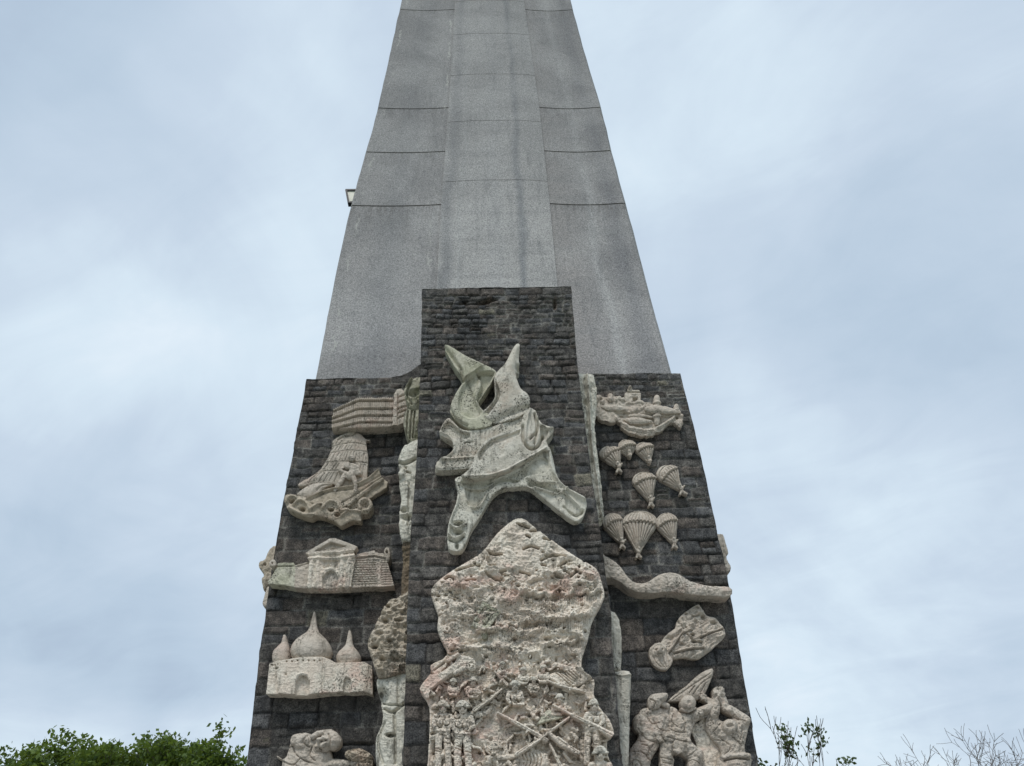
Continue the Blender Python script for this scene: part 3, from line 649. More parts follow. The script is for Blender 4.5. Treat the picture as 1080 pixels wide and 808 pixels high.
corner('drapery_carving', (418, 425, 458, 470), [(178, 192), (215, 182), (270, 185), (265, 310), (205, 322), (180, 290), (168, 240)], 13, M['mossy'], 'dark fluted mossy carving directly under the topmost lumpy block', f2, rg=(4, 4))
def f3(s):
    s.groove([(150, 395), (175, 402), (215, 385)], 1.3, 7, True); s.pit((175, 418), 6, 6, 5); s.groove([(150, 450), (175, 435), (195, 440)], .8, 5, True)
    s.pit((185, 610), 26, 7, 14); s.pit((170, 580), 14, 6, 10); s.path([(165, 430), (160, 445)], (9, 12), 17, 1); s.groove([(190, 480), (185, 640)], .9, 3)
corner('totem_carving', (414, 464, 462, 572), [(148, 395), (155, 360), (182, 322), (260, 318), (265, 500), (255, 690), (185, 700), (155, 680), (150, 600), (158, 540), (150, 470), (156, 430)], 14, M['white'], 'long whitish carving with a face-like profile, beside the ship relief', f3, rg=(3, 5))
corner('thin_dark_carving', (418, 566, 456, 636), [(168, 700), (250, 690), (250, 960), (175, 960), (158, 880), (165, 780)], 9, M['brown'], 'narrow dark brown rotted carving between the whitish carving and the rough rock', None, rg=(6, 5))
c2 = Cr(380, 590, 3.71)
def f4(s):
    for p_ in ((75, 300, 16), (60, 350, 12), (100, 250, 14), (90, 400, 15), (120, 330, 12), (110, 190, 10), (150, 250, 10), (140, 400, 14)): s.pit(p_[:2], p_[2], 6, p_[2]*.6)
    s.rough(9, 7, 5, 1, 'ridged')
corner('rough_rock_carving', (386, 624, 452, 722), [(112, 172), (150, 155), (240, 140), (250, 450), (180, 445), (100, 466), (68, 462), (55, 410), (36, 360), (34, 318), (58, 272), (80, 220)], 13, M['rough'], 'rough pitted brown rock bulging from the pier flank above the pale torso carving', f4, cc=c2, rg=(4, 4), jag=2.5)
def f5(s):
    s.pit((90, 540), 20, 9, 30); s.pit((75, 520), 14, 7, 14); s.pit((120, 690), 18, 8, 8); s.groove([(95, 585), (130, 600), (180, 560)], 1.5, 5, True)
    s.groove([(150, 460), (150, 580)], 1.6, 2.5, True); s.groove([(135, 600), (140, 800)], 1.5, 3.5, True); s.groove([(95, 640), (70, 720), (90, 800)], 1.4, 3, True); s.groove([(90, 560), (120, 572), (175, 570)], 1, 4, True)
corner('torso_carving', (388, 704, 452, 860), [(66, 470), (100, 462), (240, 440), (240, 640), (235, 990), (90, 990), (68, 840), (60, 760), (62, 700), (88, 630), (80, 560), (68, 520)], 13, M['white'], 'pale smooth torso-like carving with dark hollows, lowest beside the pier at left', f5, cc=c2, rg=(2.2, 7), jag=1)

# carvings seen edge-on at the outer left side
c3_ = Cr(255, 555, 8.08)
def fo(s): s.pit((200, 330), 12, 4)
corner('side_figure_carving', (270, 573, 306, 628), [(285, 162), (240, 195), (215, 240), (195, 285), (155, 302), (143, 325), (150, 358), (175, 385), (188, 420), (170, 450), (175, 500), (190, 548), (215, 510), (260, 560), (380, 560), (380, 170)], 10, M['rough'], 'brown weathered figure seen edge-on, bulging from the outer left side of the base', fo, cc=c3_, Y=WALL+1.0, rg=(3, 4), cat='side carving', grp='carvings on the outer sides of the base', jag=.5)
corner('side_figure_carving', (272, 612, 306, 645), [(232, 510), (205, 550), (190, 600), (178, 655), (195, 695), (230, 700), (380, 700), (380, 510)], 10, M['tan'], 'smaller pale bulge just under the brown edge-on figure on the outer left side', None, cc=c3_, Y=WALL+.9, rg=(2, 4), cat='side carving', grp='carvings on the outer sides of the base', jag=.5)
c4_ = Cr(740, 540, 8.08)
corner('side_figure_carving', (740, 560, 774, 608), [(150, 188), (182, 192), (205, 260), (228, 345), (212, 380), (225, 420), (248, 460), (222, 520), (60, 520), (60, 188)], 10, M['tan'], 'pale carving seen edge-on at the outer right side of the base, above the ridge relief', None, cc=c4_, Y=WALL+.9, rg=(2, 4), cat='side carving', grp='carvings on the outer sides of the base', jag=.5)

#SECTION:RIGHT
# carvings on the pier's right flank
def f6(s):
    s.ridge([(619, 396), (622, 430), (624, 470), (630, 510), (634, 545)], 1, 4, False); s.pit((617, 425), 2, 5, 4); s.pit((619, 450), 1.6, 4, 3); s.groove([(616, 400), (621, 450), (624, 500)], 1, 3)
corner('slender_flank_carving', (590, 386, 645, 556), [(590, 392), (611, 393), (626, 394.5), (629.5, 410), (629.5, 430), (627, 450), (629, 470), (633, 500), (637, 545), (632, 549), (600, 549)], 9, M['white'], 'long slender pale carving running down the pier flank beside the parachutes', f6, cc=IDc, rg=(4, 5), cat='corner carving', sm=False, jag=1.2)
corner('rounded_flank_stone', (620, 640, 660, 714), [(625, 644), (643, 644), (649, 646), (653, 653), (655.5, 668), (656, 685), (655, 708), (625, 709)], 9, M['cream'], 'narrow rounded-top pale stone on the pier flank above the round post', None, cc=IDc, rg=(3, 6), sm=False, jag=.8)
cp = Cr(655, 698, 7.345)
t = thing('stone_post', 657, 850, SLAB+.5, 'pale tapering round stone post standing at the pier flank, beside the soldiers', 'post')
s = Sculpt((640, 703, 670, 870), SLAB+.62, 9, .5, IDc)
s.poly([(647, 708.5), (656, 706.5), (664, 707.5), (666, 711), (664, 780), (661.5, 868), (646, 868), (647, 780)], 8, 5, 3, 5, sm=False); s.ridge([(648, 711), (656, 713), (666, 711)], 1, 1.5).rough(1.8, 6, 4, 2, st=(1, .4)).build('shaft', M['cream'], t, foot=-8, back=True)

Sculpt.drop = 6; Sculpt.chis = .4
c = Cr(620, 395, 10.29)
t = thing('fleet_relief', 672, 456, WALL, 'carved stone relief of an island fort with small ships, topmost on the right face', 'relief sculpture')
s = Sculpt((622, 403, 724, 460), WALL, 15, .42, c)
s.poly([(62, 250), (90, 222), (150, 235), (210, 230), (260, 215), (330, 225), (380, 235), (420, 270), (500, 280), (575, 283), (700, 300), (800, 335), (930, 360), (1000, 390), (1038, 430), (1018, 555), (960, 520), (905, 515), (850, 560), (790, 605), (700, 638), (600, 648), (480, 630), (400, 590), (355, 545), (350, 490), (280, 440), (250, 405), (100, 345)], 13, 1.4)
s.poly([(60, 325), (100, 335), (180, 370), (260, 405), (310, 480), (280, 512), (200, 505), (140, 480), (100, 440), (75, 520), (62, 520), (70, 420)], 13, 1.5, 1, 4)
s.path([(270, 420), (340, 500), (450, 570), (600, 600), (720, 595), (850, 520), (930, 470), (1020, 440)], (8, 11, 12, 12, 12, 10, 8, 8), 14, 1.1)
s.sink([(300, 400), (420, 400), (640, 410), (820, 440), (930, 440), (850, 500), (720, 570), (560, 575), (430, 530), (340, 460)], 3, 1)
s.path(catmull([(420, 300), (500, 300), (580, 290), (620, 330), (560, 380)], 4, False), 14, 13, 1.2); s.ell((500, 375), 45, 40, 13, .8)
s.pit((970, 455), 18, 7); s.pit((400, 400), 22, 4, 8); s.pit((370, 435), 20, 4, 8)
s.rough(3.5, 4).jag(3.2, 4).build('island_base', M['para'], t)
def ship(P, r_, h, name='ship_hull'):
    s = Sculpt((622, 403, 724, 460), WALL, 17, .42, c); s.path(P, r_, h, .8).rough(1.2, 3); return s.build(name, M['para'], t, foot=6)
ship([(150, 335), (220, 345), (330, 350), (430, 362)], (8, 30, 32, 6), 14); ship([(640, 365), (720, 370), (850, 380), (1000, 398)], (24, 45, 40, 12), 15); ship([(400, 470), (470, 482), (590, 488), (690, 490)], (8, 34, 34, 10), 13)
ship([(455, 430), (560, 425), (700, 440)], (12, 22, 8), 13)
for x, y, h_ in ((755, 225, 1), (968, 318, .8)):
    s = Sculpt((622, 403, 724, 460), WALL, 17, .42, c); s.revolve([(y-22*h_, x, 6), (y-8*h_, x, 26*h_), (y+20*h_, x, 34*h_), (y+55*h_, x, 34*h_), (y+60*h_, x, 46*h_), (y+78*h_, x, 46*h_), (y+82*h_, x, 34*h_), (y+115*h_, x, 34*h_)], 13, 1).build('watchtower', M['para'], t, foot=4)
s = Sculpt((622, 403, 724, 460), WALL, 17, .42, c); s.revolve([(410, 757, 30), (422, 757, 50), (448, 757, 50), (452, 757, 34), (500, 757, 30), (530, 757, 18)], 12, 1).build('watchtower', M['para'], t, foot=4)
s = Sculpt((655, 403, 680, 430), WALL, 15, .42, c)
s.poly([(405, 285), (405, 195), (430, 175), (440, 130), (460, 118), (478, 135), (485, 160), (560, 165), (578, 200), (575, 285)], 14, 1, sm=False); s.pit((458, 140), 18, -3); s.sink([(485, 285), (485, 235), (545, 235), (548, 285)], 5, .7, False); s.groove([(430, 185), (570, 190)], .7, 2.5).rough(2.4, 2.5).build('gatehouse', M['para'], t, foot=2)
s = Sculpt((624, 410, 664, 430), WALL, 15, .42, c)
for x, y, r_ in ((120, 245, 34), (155, 290, 30), (90, 285, 25), (245, 225, 30), (245, 265, 38), (340, 250, 28), (380, 265, 24), (300, 275, 24)): s.ell((x, y), r_, r_*.9, 13, 1)
s.pit((140, 265), 14, 5); s.rough(2.6, 2.6).build('gun_turrets', M['para'], t, foot=4)
Sculpt.drop = 2
c = Cr(625, 455, 5.98)
PG = 'parachutes carved on the right face'
pars = [((118, 130), 76, 48, (168, 215), 1, 'parachute carving at the left of the uppermost row of three'), ((222, 85), 60, 45, (237, 142), 0, 'highest small parachute carving, in the middle of the uppermost row, its figure cut short'),
        ((335, 97), 62, 40, (362, 180), 0, 'right-hand parachute carving of the uppermost row, with only a knob below'), ((333, 300), 78, 54, (372, 430), 1, 'left one of the two parachute carvings in the middle row'),
        ((485, 258), 78, 56, (562, 355), 2, 'right one of the two middle-row parachutes, its figure swung out to the right'), ((132, 566), 66, 60, (190, 695), 1, 'left parachute carving of the bottom row, pressed against the pier flank'),
        ((303, 568), 112, 74, (292, 755), 1, 'largest parachute carving, in the middle of the bottom row'), ((475, 567), 70, 62, (520, 695), 1, 'right parachute carving of the bottom row beside the largest one')]
for k, ((cx, cy), rx, ry, (bx_, by_), legs, lab) in enumerate(pars):
    B = c([(bx_, by_)])[0]; t = thing('parachute_relief', B[0], B[1], WALL, lab, 'parachute relief', PG)
    bb = (c([(cx-rx-10, 0)])[0][0], c([(0, cy-ry-10)])[0][1], c([(max(cx+rx, bx_)+60, 0)])[0][0], c([(0, by_+60)])[0][1])
    ah = math.atan2(by_-cy, bx_-cx); ax, ay = math.cos(ah), math.sin(ah)      # axis of the parachute
    nxv, nyv = -ay, ax
    s = Sculpt(bb, WALL, 11, .38, c)
    ang = np.linspace(0, 2*math.pi, 26, endpoint=False); E = np.stack([cx+rx*np.cos(ang), cy+ry*np.sin(ang)], -1)
    rel = (E-np.array([cx, cy]))@np.array([ax, ay])
    wmax = max(rx, ry); foot_ = np.array([bx_, by_])
    up_ = E[rel < ry*.35]; oa = np.arctan2(*(up_-[cx, cy]).T[::-1]); d0 = np.mod(oa-ah, 2*math.pi); up_ = up_[np.argsort(d0)]
    hull_pts = [tuple(foot_+np.array([nxv, nyv])*9)]+[tuple(p) for p in up_]+[tuple(foot_-np.array([nxv, nyv])*9)]
    s.poly(hull_pts, 8, 2.2, 5, 5, sm=False)
    Xc_, Yc__ = s.X, s.Y; C0 = c([(cx, cy)])[0]; Bp = B
    rel_a = ((Xc_-C0[0])*ax+(Yc__-C0[1])*ay)
    rimoff = ry/5.98*.08
    # panels: grooves fan from the apex to the rim and over the dome
    ap = np.array([cx, cy])-np.array([ax, ay])*ry*.9
    nr = 7 if rx < 100 else 9
    side = np.array([nxv, nyv])
    for q in range(nr+1):
        f = -1+2*q/nr; rim = np.array([cx, cy])+side*f*wmax*.93+np.array([ax, ay])*(ry*.18*(f*f)+ry*.02)
        s.groove([tuple(rim), tuple(foot_)], .42, 2.0)
        mid = np.array([cx, cy])+side*f*wmax*.72-np.array([ax, ay])*ry*.55
        s.groove([tuple(rim), tuple(mid), tuple(ap+side*f*rx*.2)], .42, 1.5, True)
        if q < nr:
            f2_ = -1+2*(q+1)/nr; fm = (f+f2_)/2; rim2 = np.array([cx, cy])+side*f2_*wmax*.93+np.array([ax, ay])*(ry*.18*(f2_*f2_)+ry*.02)
            md = (rim+rim2)/2-np.array([ax, ay])*ry*.14
            s.groove([tuple(rim+np.array([ax, ay])*5), tuple(md+np.array([ax, ay])*8), tuple(rim2+np.array([ax, ay])*5)], .6, 1.9, True); s.ridge([tuple(rim), tuple(md), tuple(rim2)], .55, 1.0)
    S_low = s.S.copy(); C_ = rel_a
    up = Sculpt(bb, WALL, 11, .38, c); up.H = s.H.copy()+.3; up.S = np.minimum(s.S, (rimoff+.4)-C_); up.rough(.8, 3); up.build('canopy', M['para'], t)
    lo = Sculpt(bb, WALL, 11, .38, c); lo.H = s.H.copy()-.5; lo.S = np.minimum(s.S, C_-(rimoff+.2)); lo.rough(.6, 3); lo.build('cords', M['para'], t)
    s = Sculpt((bb[0]-2, bb[1], bb[2]+2, bb[3]+2), WALL, 10, .38, c)
    s.path([tuple(foot_-np.array([ax, ay])*14), (bx_, by_)], (12, 13), 8.5, .9); s.ell((bx_-ax*20, by_-ay*20), 9, 9, 10, 1)
    if legs:
        kx = (18 if legs == 2 else 0)
        s.path([(bx_-4, by_), (bx_+2+kx*.4, by_+20), (bx_+16+kx, by_+34)], (9, 8, 6), 8, 1); s.path([(bx_+4, by_), (bx_-6+kx*.4, by_+20), (bx_-14+kx*.4, by_+34)], (9, 8, 6), 8, 1)
        s.path([(bx_-18, by_-14), (bx_, by_-4), (bx_+18, by_-14)], 5, 9, 1)
    else: s.ell((bx_, by_+6), 13, 12, 9, 1)
    s.rough(1.2, 2).build('parachutist', M['para'], t)

Sculpt.drop = 0
c = Cr(635, 580, 6.21)
t = thing('ridge_relief', 700, 632, WALL, 'long pale carved mountain ridge or coastline projecting like a shelf across the right face', 'relief sculpture')
s = Sculpt((632, 580, 772, 632), WALL, 19, .5, c)
s.poly([(-10, 20), (15, 35), (60, 62), (100, 90), (135, 130), (160, 165), (200, 205), (250, 218), (310, 205), (360, 170), (430, 148), (500, 160), (580, 205), (700, 235), (836, 245), (836, 302), (700, 300), (540, 285), (450, 270), (340, 280), (240, 275), (180, 252), (130, 215), (80, 190), (35, 180), (-10, 185)], 19, 1.5, 3, 8, n=3)
s.rough(2.6, 7).rough(1.5, 1.6, 3, 2, st=(.6, 1)).build('carved_ridge', M['tan'], t, foot=-1)
Sculpt.drop = 2
t = thing('face_map_relief', 720, 706, WALL, 'thin pale leaf-shaped relief of flowing figures with a small face at its lower left tip', 'relief sculpture')
s = Sculpt((682, 634, 768, 710), WALL, 8, .42, c)
s.poly([(395, 590), (430, 550), (478, 512), (495, 460), (540, 412), (622, 360), (650, 378), (685, 430), (740, 445), (775, 485), (805, 530), (802, 572), (760, 612), (720, 652), (680, 682), (620, 715), (540, 705), (450, 712), (410, 670), (390, 625)], 8, 1.3, 2, 5)
for P in ([(430, 690), (480, 620), (520, 560), (590, 530)], [(550, 420), (600, 440), (650, 420)], [(640, 580), (700, 555), (790, 520)], [(560, 560), (600, 600), (650, 610)], [(470, 680), (560, 660), (660, 650)], [(500, 470), (530, 520)], [(525, 455), (550, 510)], [(550, 445), (572, 500)]): s.groove(P, .8, 3.2, True); s.ridge([(x-3, y-9) for x, y in P], .8, 2.6)
for p_, r_, r2 in (((612, 475), 17, 12), ((660, 440), 16, 14), ((730, 480), 20, 14), ((445, 580), 22, 18), ((600, 605), 22, 13), ((625, 380), 14, 8), ((590, 560), 18, 9), ((520, 620), 14, 9)): s.pit(p_, r_, 4.5, r2)
s.H += np.clip(s.S/3, 0, 1)*(ridged(s.X/9+.6*fbm(s.X/6, s.Y/6, 3, 1), s.Y/7+s.X/14, 4, 2)-.6)*7; s.ell((640, 410), 20, 14, 9, 1); s.ell((570, 440), 18, 24, 8, 1, 30); s.ell((690, 510), 30, 20, 8, .8, 20); s.rough(2, 3).build('figured_panel', M['para'], t)
s = Sculpt((682, 674, 712, 710), WALL, 8, .42, c)
s.poly([(315, 642), (350, 625), (400, 618), (420, 650), (440, 690), (460, 720), (452, 755), (420, 787), (370, 780), (325, 742), (310, 690)], 9, 1.5, 2, 4)
s.ell((368, 668), 42, 40, 9, .8); s.path([(335, 690), (325, 650), (345, 628), (385, 622), (410, 650)], 10, 10, 1); s.pit((353, 662), 9, 4, 6); s.pit((385, 657), 9, 4, 6); s.groove([(358, 690), (385, 685)], .5, 2.5); s.path([(370, 655), (368, 672)], 6, 16, 1)
for k in range(4): s.groove([(335+28*k, 705-8*k), (350+28*k, 740), (385+18*k, 770)], .5, 1.3, True)
s.rough(1.3, 2.4).build('small_face', M['para'], t, foot=0)

Sculpt.drop = 3; Sculpt.chis = .45
c = cp
t = thing('soldiers_relief', 725, 850, WALL, 'carved relief of three straining soldiers, one hoisting a long tube, low on right face', 'relief sculpture')
BB = (658, 702, 800, 870)
s = Sculpt(BB, WALL, 8, .6, c); s.poly([(540, 500), (600, 470), (680, 430), (800, 700), (820, 1250), (560, 1250), (600, 720)], 6, 2).rough(3, 6).build('rough_backing', M['pink'], t)
s = Sculpt(BB, WALL, 15, .42, c)      # left soldier
s.poly([(225, 372), (300, 355), (372, 348), (395, 440), (380, 540), (310, 640), (250, 740), (232, 820), (240, 1250), (30, 1250), (50, 900), (60, 760), (85, 660), (130, 600), (142, 550), (108, 490), (130, 430)], 11, 3, 6, 8)
s.path([(150, 450), (150, 500), (225, 560), (290, 600)], (50, 48, 36, 26), 12, .7); s.path([(190, 400), (290, 390)], 45, 12, .5)
for P in ([(130, 520), (200, 600), (270, 620)], [(210, 440), (240, 480), (300, 470)], [(100, 600), (180, 620)], [(250, 640), (200, 720), (230, 760)], [(90, 690), (150, 700), (210, 720)], [(160, 640), (215, 660), (205, 720), (150, 690)], [(70, 780), (120, 760), (160, 808)], [(250, 450), (290, 520), (330, 530)]): s.groove(P, .6, 1.6, True)
for q in range(4): s.path([(280, 585+q*6), (300, 612+q*2-q*8)], 5, 18, .8)
sb = s.rough(3.2, 6, 3).rough(1.6, 2.6, 3, 3).build('soldier_body', M['tan'], t)
s = Sculpt(BB, WALL, 18, .42, c); s.poly([(216, 352), (213, 290), (232, 256), (280, 242), (360, 240), (362, 275), (350, 300), (318, 330), (290, 358), (240, 366)], 17, 2, 5, 5).groove([(225, 290), (265, 320), (240, 360)], .7, 2, True).groove([(300, 345), (345, 300), (362, 250)], .6, 2, True); s.path([(330, 320), (365, 335)], 20, 14, 1); s.rough(1, 4).build('helmet', M['tan'], sb, foot=9)
s = Sculpt(BB, WALL, 17, .42, c)      # middle soldier
s.poly([(372, 345), (430, 350), (470, 385), (580, 375), (690, 322), (715, 335), (712, 375), (680, 415), (620, 440), (575, 480), (555, 540), (525, 620), (470, 640), (350, 600), (345, 570), (372, 500), (380, 420)], 13, 3, 5, 8)
s.path([(370, 600), (365, 700), (360, 830), (350, 1250)], (60, 56, 52, 46), 12, .6); s.path([(450, 620), (590, 720), (570, 820), (500, 1000), (480, 1250)], (62, 60, 52, 50, 42), 12, .65)
s.path([(590, 400), (690, 345)], (42, 28), 14, .7); s.path([(640, 270), (700, 300), (710, 345)], (22, 26, 26), 12, .8)
for q in range(4): s.path([(642+3*q, 262+9*q), (622+2*q, 256+10*q), (612+4*q, 264+10*q)], (6, 6, 4.5), 17, 1)
s.path([(650, 262), (640, 246), (628, 240)], (6, 6, 4.5), 17, 1)
s.path([(350, 572), (420, 590), (520, 612)], 24, 15, .8); s.poly([(415, 610), (490, 640), (480, 690), (440, 712), (405, 670)], 18, 1.2); s.poly([(340, 560), (400, 565), (400, 605), (345, 600)], 19, 1)
for P in ([(380, 510), (430, 540), (500, 545)], [(410, 400), (400, 460), (440, 500)], [(480, 430), (500, 480), (490, 540)], [(540, 420), (560, 470)], [(590, 470), (640, 420), (690, 400)], [(600, 400), (620, 430)], [(640, 380), (660, 410)], [(400, 620), (400, 720)], [(420, 720), (500, 740), (590, 680)], [(500, 780), (560, 760), (620, 790)], [(320, 740), (400, 760)], [(330, 780), (410, 790)], [(360, 585), (410, 598), (515, 622)]): s.groove(P, .6, 1.7, True)
s.groove([(410, 720), (500, 800)], 1.4, 5); sb = s.rough(3.2, 6, 3).rough(1.6, 2.6, 3, 3).build('soldier_body', M['tan'], t)
s = Sculpt(BB, WALL, 19, .42, c); s.ell((520, 318), 62, 62, 17, .75); s.path([(470, 365), (520, 382), (575, 360)], 10, 18, 1); s.pit((520, 320), 14, 1.2); s.rough(1, 3).build('helmet', M['tan'], sb, foot=10)
s = Sculpt(BB, WALL, 16, .42, c)
s.poly([(365, 300), (430, 240), (520, 172), (580, 115), (640, 72), (712, 48), (715, 100), (690, 165), (668, 215), (640, 262), (590, 290), (470, 300), (400, 300)], 14, 2, 3, 5, n=3)
for P in ([(400, 290), (540, 190), (690, 90)], [(560, 250), (620, 170), (690, 120)], [(530, 240), (570, 190)], [(620, 230), (660, 160)]): s.groove(P, .6, 1.7, True)
s.rough(2.0, 3).build('launcher', M['tan'], t, foot=2)
s = Sculpt(BB, WALL, 15, .42, c)      # right soldier
s.poly([(700, 350), (745, 395), (790, 450), (860, 440), (895, 382), (950, 395), (1000, 445), (1002, 480), (985, 560), (968, 650), (985, 700), (1030, 760), (1020, 790), (1000, 1250), (760, 1250), (750, 790), (785, 720), (775, 660), (715, 590), (672, 520), (668, 440), (690, 380)], 11, 3, 6, 9)
s.path([(725, 400), (745, 300), (742, 215)], (42, 36, 22), 12, .8); s.path([(970, 450), (880, 385), (815, 350), (795, 280), (765, 205)], (40, 34, 32, 28, 14), 12, .8)
s.poly([(716, 250), (735, 240), (745, 290), (728, 300)], 15, 1.2); s.poly([(765, 245), (795, 255), (800, 300), (775, 320)], 15, 1.2)
for (a0, b0, a1, b1, r_) in ((718, 252, 712, 222, 6), (725, 248, 722, 208, 6.5), (733, 246, 734, 200, 6.5), (741, 250, 745, 206, 6), (748, 275, 760, 250, 6.5), (768, 250, 758, 214, 6), (776, 248, 768, 202, 6.5), (784, 250, 780, 200, 6.5), (792, 256, 792, 212, 6), (770, 285, 756, 262, 6.5)): s.path([(a0, b0), ((a0+a1)/2+2, (b0+b1)/2), (a1, b1)], (r_, r_, r_*.75), 16, 1)
s.path([(800, 735), (890, 722), (985, 728)], 20, 14, .9); s.groove([(805, 765), (890, 748), (990, 755)], .8, 4)
for P in ([(760, 580), (850, 660), (800, 720)], [(860, 580), (940, 650)], [(700, 450), (720, 480)], [(720, 400), (760, 410)], [(730, 600), (800, 610)], [(900, 440), (960, 460)], [(880, 410), (850, 440)], [(940, 520), (930, 600)], [(980, 700), (1000, 760)], [(770, 480), (720, 540)], [(730, 250), (780, 340)]): s.groove(P, .6, 1.6, True)
sb = s.rough(3.2, 6, 3).rough(1.6, 2.6, 3, 3).build('soldier_body', M['tan'], t)
s = Sculpt(BB, WALL, 18, .42, c); s.ell((845, 500), 62, 60, 15, .7); s.path([(800, 540), (850, 562), (895, 545)], 11, 15, 1); s.pit((842, 500), 26, 3, 16); s.rough(1.2, 3).build('helmet', M['tan'], sb, foot=9)

#SECTION:CENTRE
Sculpt.drop = 7; Sculpt.chis = .15
# ------------------------------------------------------------------ central winged figure on the pier
c = Cr(440, 340, 3.23)
t = thing('winged_figure_relief', 535, 580, SLAB, 'large pale mossy abstract sculpture of upswept wings and spread draped limbs on the dark pier', 'sculpture')
BB = (456, 358, 622, 584); ST = .5
s = Sculpt(BB, SLAB, 22, ST, c)
s.poly([(93, 82), (108, 78), (165, 112), (262, 160), (262, 185), (232, 235), (208, 272), (226, 300), (250, 320), (250, 350), (190, 362), (165, 352), (130, 325), (113, 300), (118, 270), (135, 235), (154, 205), (148, 180), (118, 135)], 22, 2, 0, n=4)
X, Y = s.X, s.Y
s.sink([(195, 165), (262, 165), (258, 190), (232, 235), (206, 272), (200, 255), (215, 215), (205, 185)], 7, 3.1); s.ridge([(150, 200), (195, 168), (222, 150)], .9, 4.2); s.ridge([(95, 84), (150, 160), (156, 200)], 1.6, -4, False)
s.sink([(170, 195), (215, 165), (212, 210), (200, 260), (222, 310), (180, 330), (140, 300), (142, 240)], 4, 3.1)
s.ridge([(112, 290), (135, 330), (170, 350)], 1.3, -4); s.rough(2, 14).rough(.6, 2.6, 3).build('wing', M['green'], t)
s = Sculpt(BB, SLAB, 22, ST, c)
s.poly([(340, 76), (349, 80), (346, 120), (348, 160), (336, 180), (352, 228), (376, 245), (384, 278), (368, 308), (335, 328), (280, 340), (240, 330), (224, 306), (246, 284), (266, 250), (263, 185), (300, 140), (325, 95)], 23, 2, 4, 12, n=4)
s.ridge([(262, 190), (270, 240), (262, 275)], .8, 1.5); s.sink([(264, 195), (268, 250), (246, 288), (224, 310), (240, 320), (268, 285), (285, 250), (275, 215)], 5, 1.8); s.pit((345, 158), 8, 8, 10); s.ridge([(340, 90), (320, 160), (330, 210), (360, 260)], 5, 2.5); s.groove([(250, 350), (300, 320), (380, 290)], 3, 4, True)
s.rough(2, 14).rough(.5, 2.6, 3).build('wing', M['cream'], t)
s = Sculpt(BB, SLAB, 20, ST, c)       # banner at left
s.poly([(104, 326), (118, 332), (140, 355), (170, 368), (230, 360), (300, 340), (380, 300), (380, 400), (240, 440), (196, 478), (190, 492), (140, 495), (82, 500), (66, 490), (76, 470), (105, 455), (122, 435), (118, 405), (82, 385), (76, 372), (88, 345)], 20, 2, 0, n=3)
s.sink([(82, 372), (105, 335), (150, 368), (180, 375), (172, 395), (125, 390)], 4, 2.2); s.ridge([(76, 374), (105, 385), (122, 410), (125, 440), (85, 466)], 1.3, 2)
for k in range(9): s.groove([(150+14*k, 385+k*-2), (147+14*k, 445)], .9, 1.1)
s.groove([(160, 410), (190, 405)], .5, 2); s.ridge([(78, 468), (140, 465), (196, 460)], 1.2, 2.2); s.poly([(66, 480), (80, 470), (190, 466), (192, 492), (70, 502)], 13, 1.5, mode='max')
s.rough(2, 12).rough(.6, 2.6, 3).build('banner', M['cream'], t)
s = Sculpt(BB, SLAB, 20, ST, c)       # draped limbs
s.poly([(128, 532), (150, 520), (210, 515), (300, 495), (370, 455), (420, 430), (445, 420), (462, 455), (478, 525), (500, 555), (530, 575), (575, 602), (574, 640), (556, 668), (535, 672), (500, 650), (440, 602), (400, 570), (370, 556), (300, 560), (262, 580), (235, 620), (215, 655), (185, 700), (165, 750), (150, 772), (125, 776), (106, 765), (102, 725), (110, 670), (132, 615), (138, 570)], 18, 2.2, 0, n=3)
s.sink([(150, 535), (260, 530), (350, 495), (420, 455), (450, 470), (440, 510), (380, 520), (340, 545), (290, 545), (240, 580), (205, 630), (170, 620), (160, 570)], 6, 3.1)
s.ridge([(140, 545), (180, 560), (230, 558), (290, 525), (350, 530)], .9, 4.2); s.ridge([(170, 600), (190, 632), (220, 620), (240, 580)], .85, 4); s.ridge([(450, 430), (462, 500), (500, 555), (570, 600)], 2.2, 4)
s.ell((415, 500), 46, 44, 13, .35, 20); s.ridge([(375, 530), (420, 545), (470, 545)], .9, 4.2); s.groove([(385, 548), (450, 562), (480, 575)], 2, 5, True); s.ridge([(400, 560), (460, 580), (500, 575), (515, 560)], 1.2, 3.5)
s.sink([(505, 580), (545, 610), (572, 640), (548, 668), (510, 640)], 3, 2.2); s.ridge([(495, 570), (540, 612), (560, 632)], 1.2, 3); s.groove([(500, 625), (540, 650), (565, 640)], 1.2, 3, True)
s.pit((140, 682), 16, 7, 7); s.pit((140, 712), 14, 7, 6); s.ridge([(112, 690), (135, 700), (165, 685)], 1.1, 4); s.ridge([(108, 722), (130, 735), (160, 718)], 1.1, 4); s.groove([(110, 738), (132, 746), (158, 728)], .9, 4, True); s.pit((135, 760), 6, 5, 10)
s.ridge([(132, 540), (140, 600), (115, 670), (105, 730)], 1.5, 2.5).rough(2.2, 12).rough(.6, 2.6, 3).build('draped_limbs', M['white'], t)
s = Sculpt(BB, SLAB, 26, ST, c)       # cloak
s.poly([(150, 522), (180, 492), (195, 455), (220, 412), (262, 382), (320, 362), (350, 350), (362, 312), (384, 290), (402, 298), (412, 325), (432, 345), (466, 358), (452, 385), (440, 400), (452, 430), (425, 432), (372, 468), (300, 508), (240, 524), (190, 527)], 24, 1.6, 2, 14, n=3)
s.sink([(205, 450), (225, 420), (262, 390), (322, 370), (352, 360), (345, 385), (290, 400), (240, 430), (215, 470)], 4.5, 2); s.H += 2.5*np.clip((s.Y-480)/22, -1, 1)*0; s.ridge([(150, 522), (235, 519), (300, 502), (372, 464), (440, 424)], 1.1, 2.2)
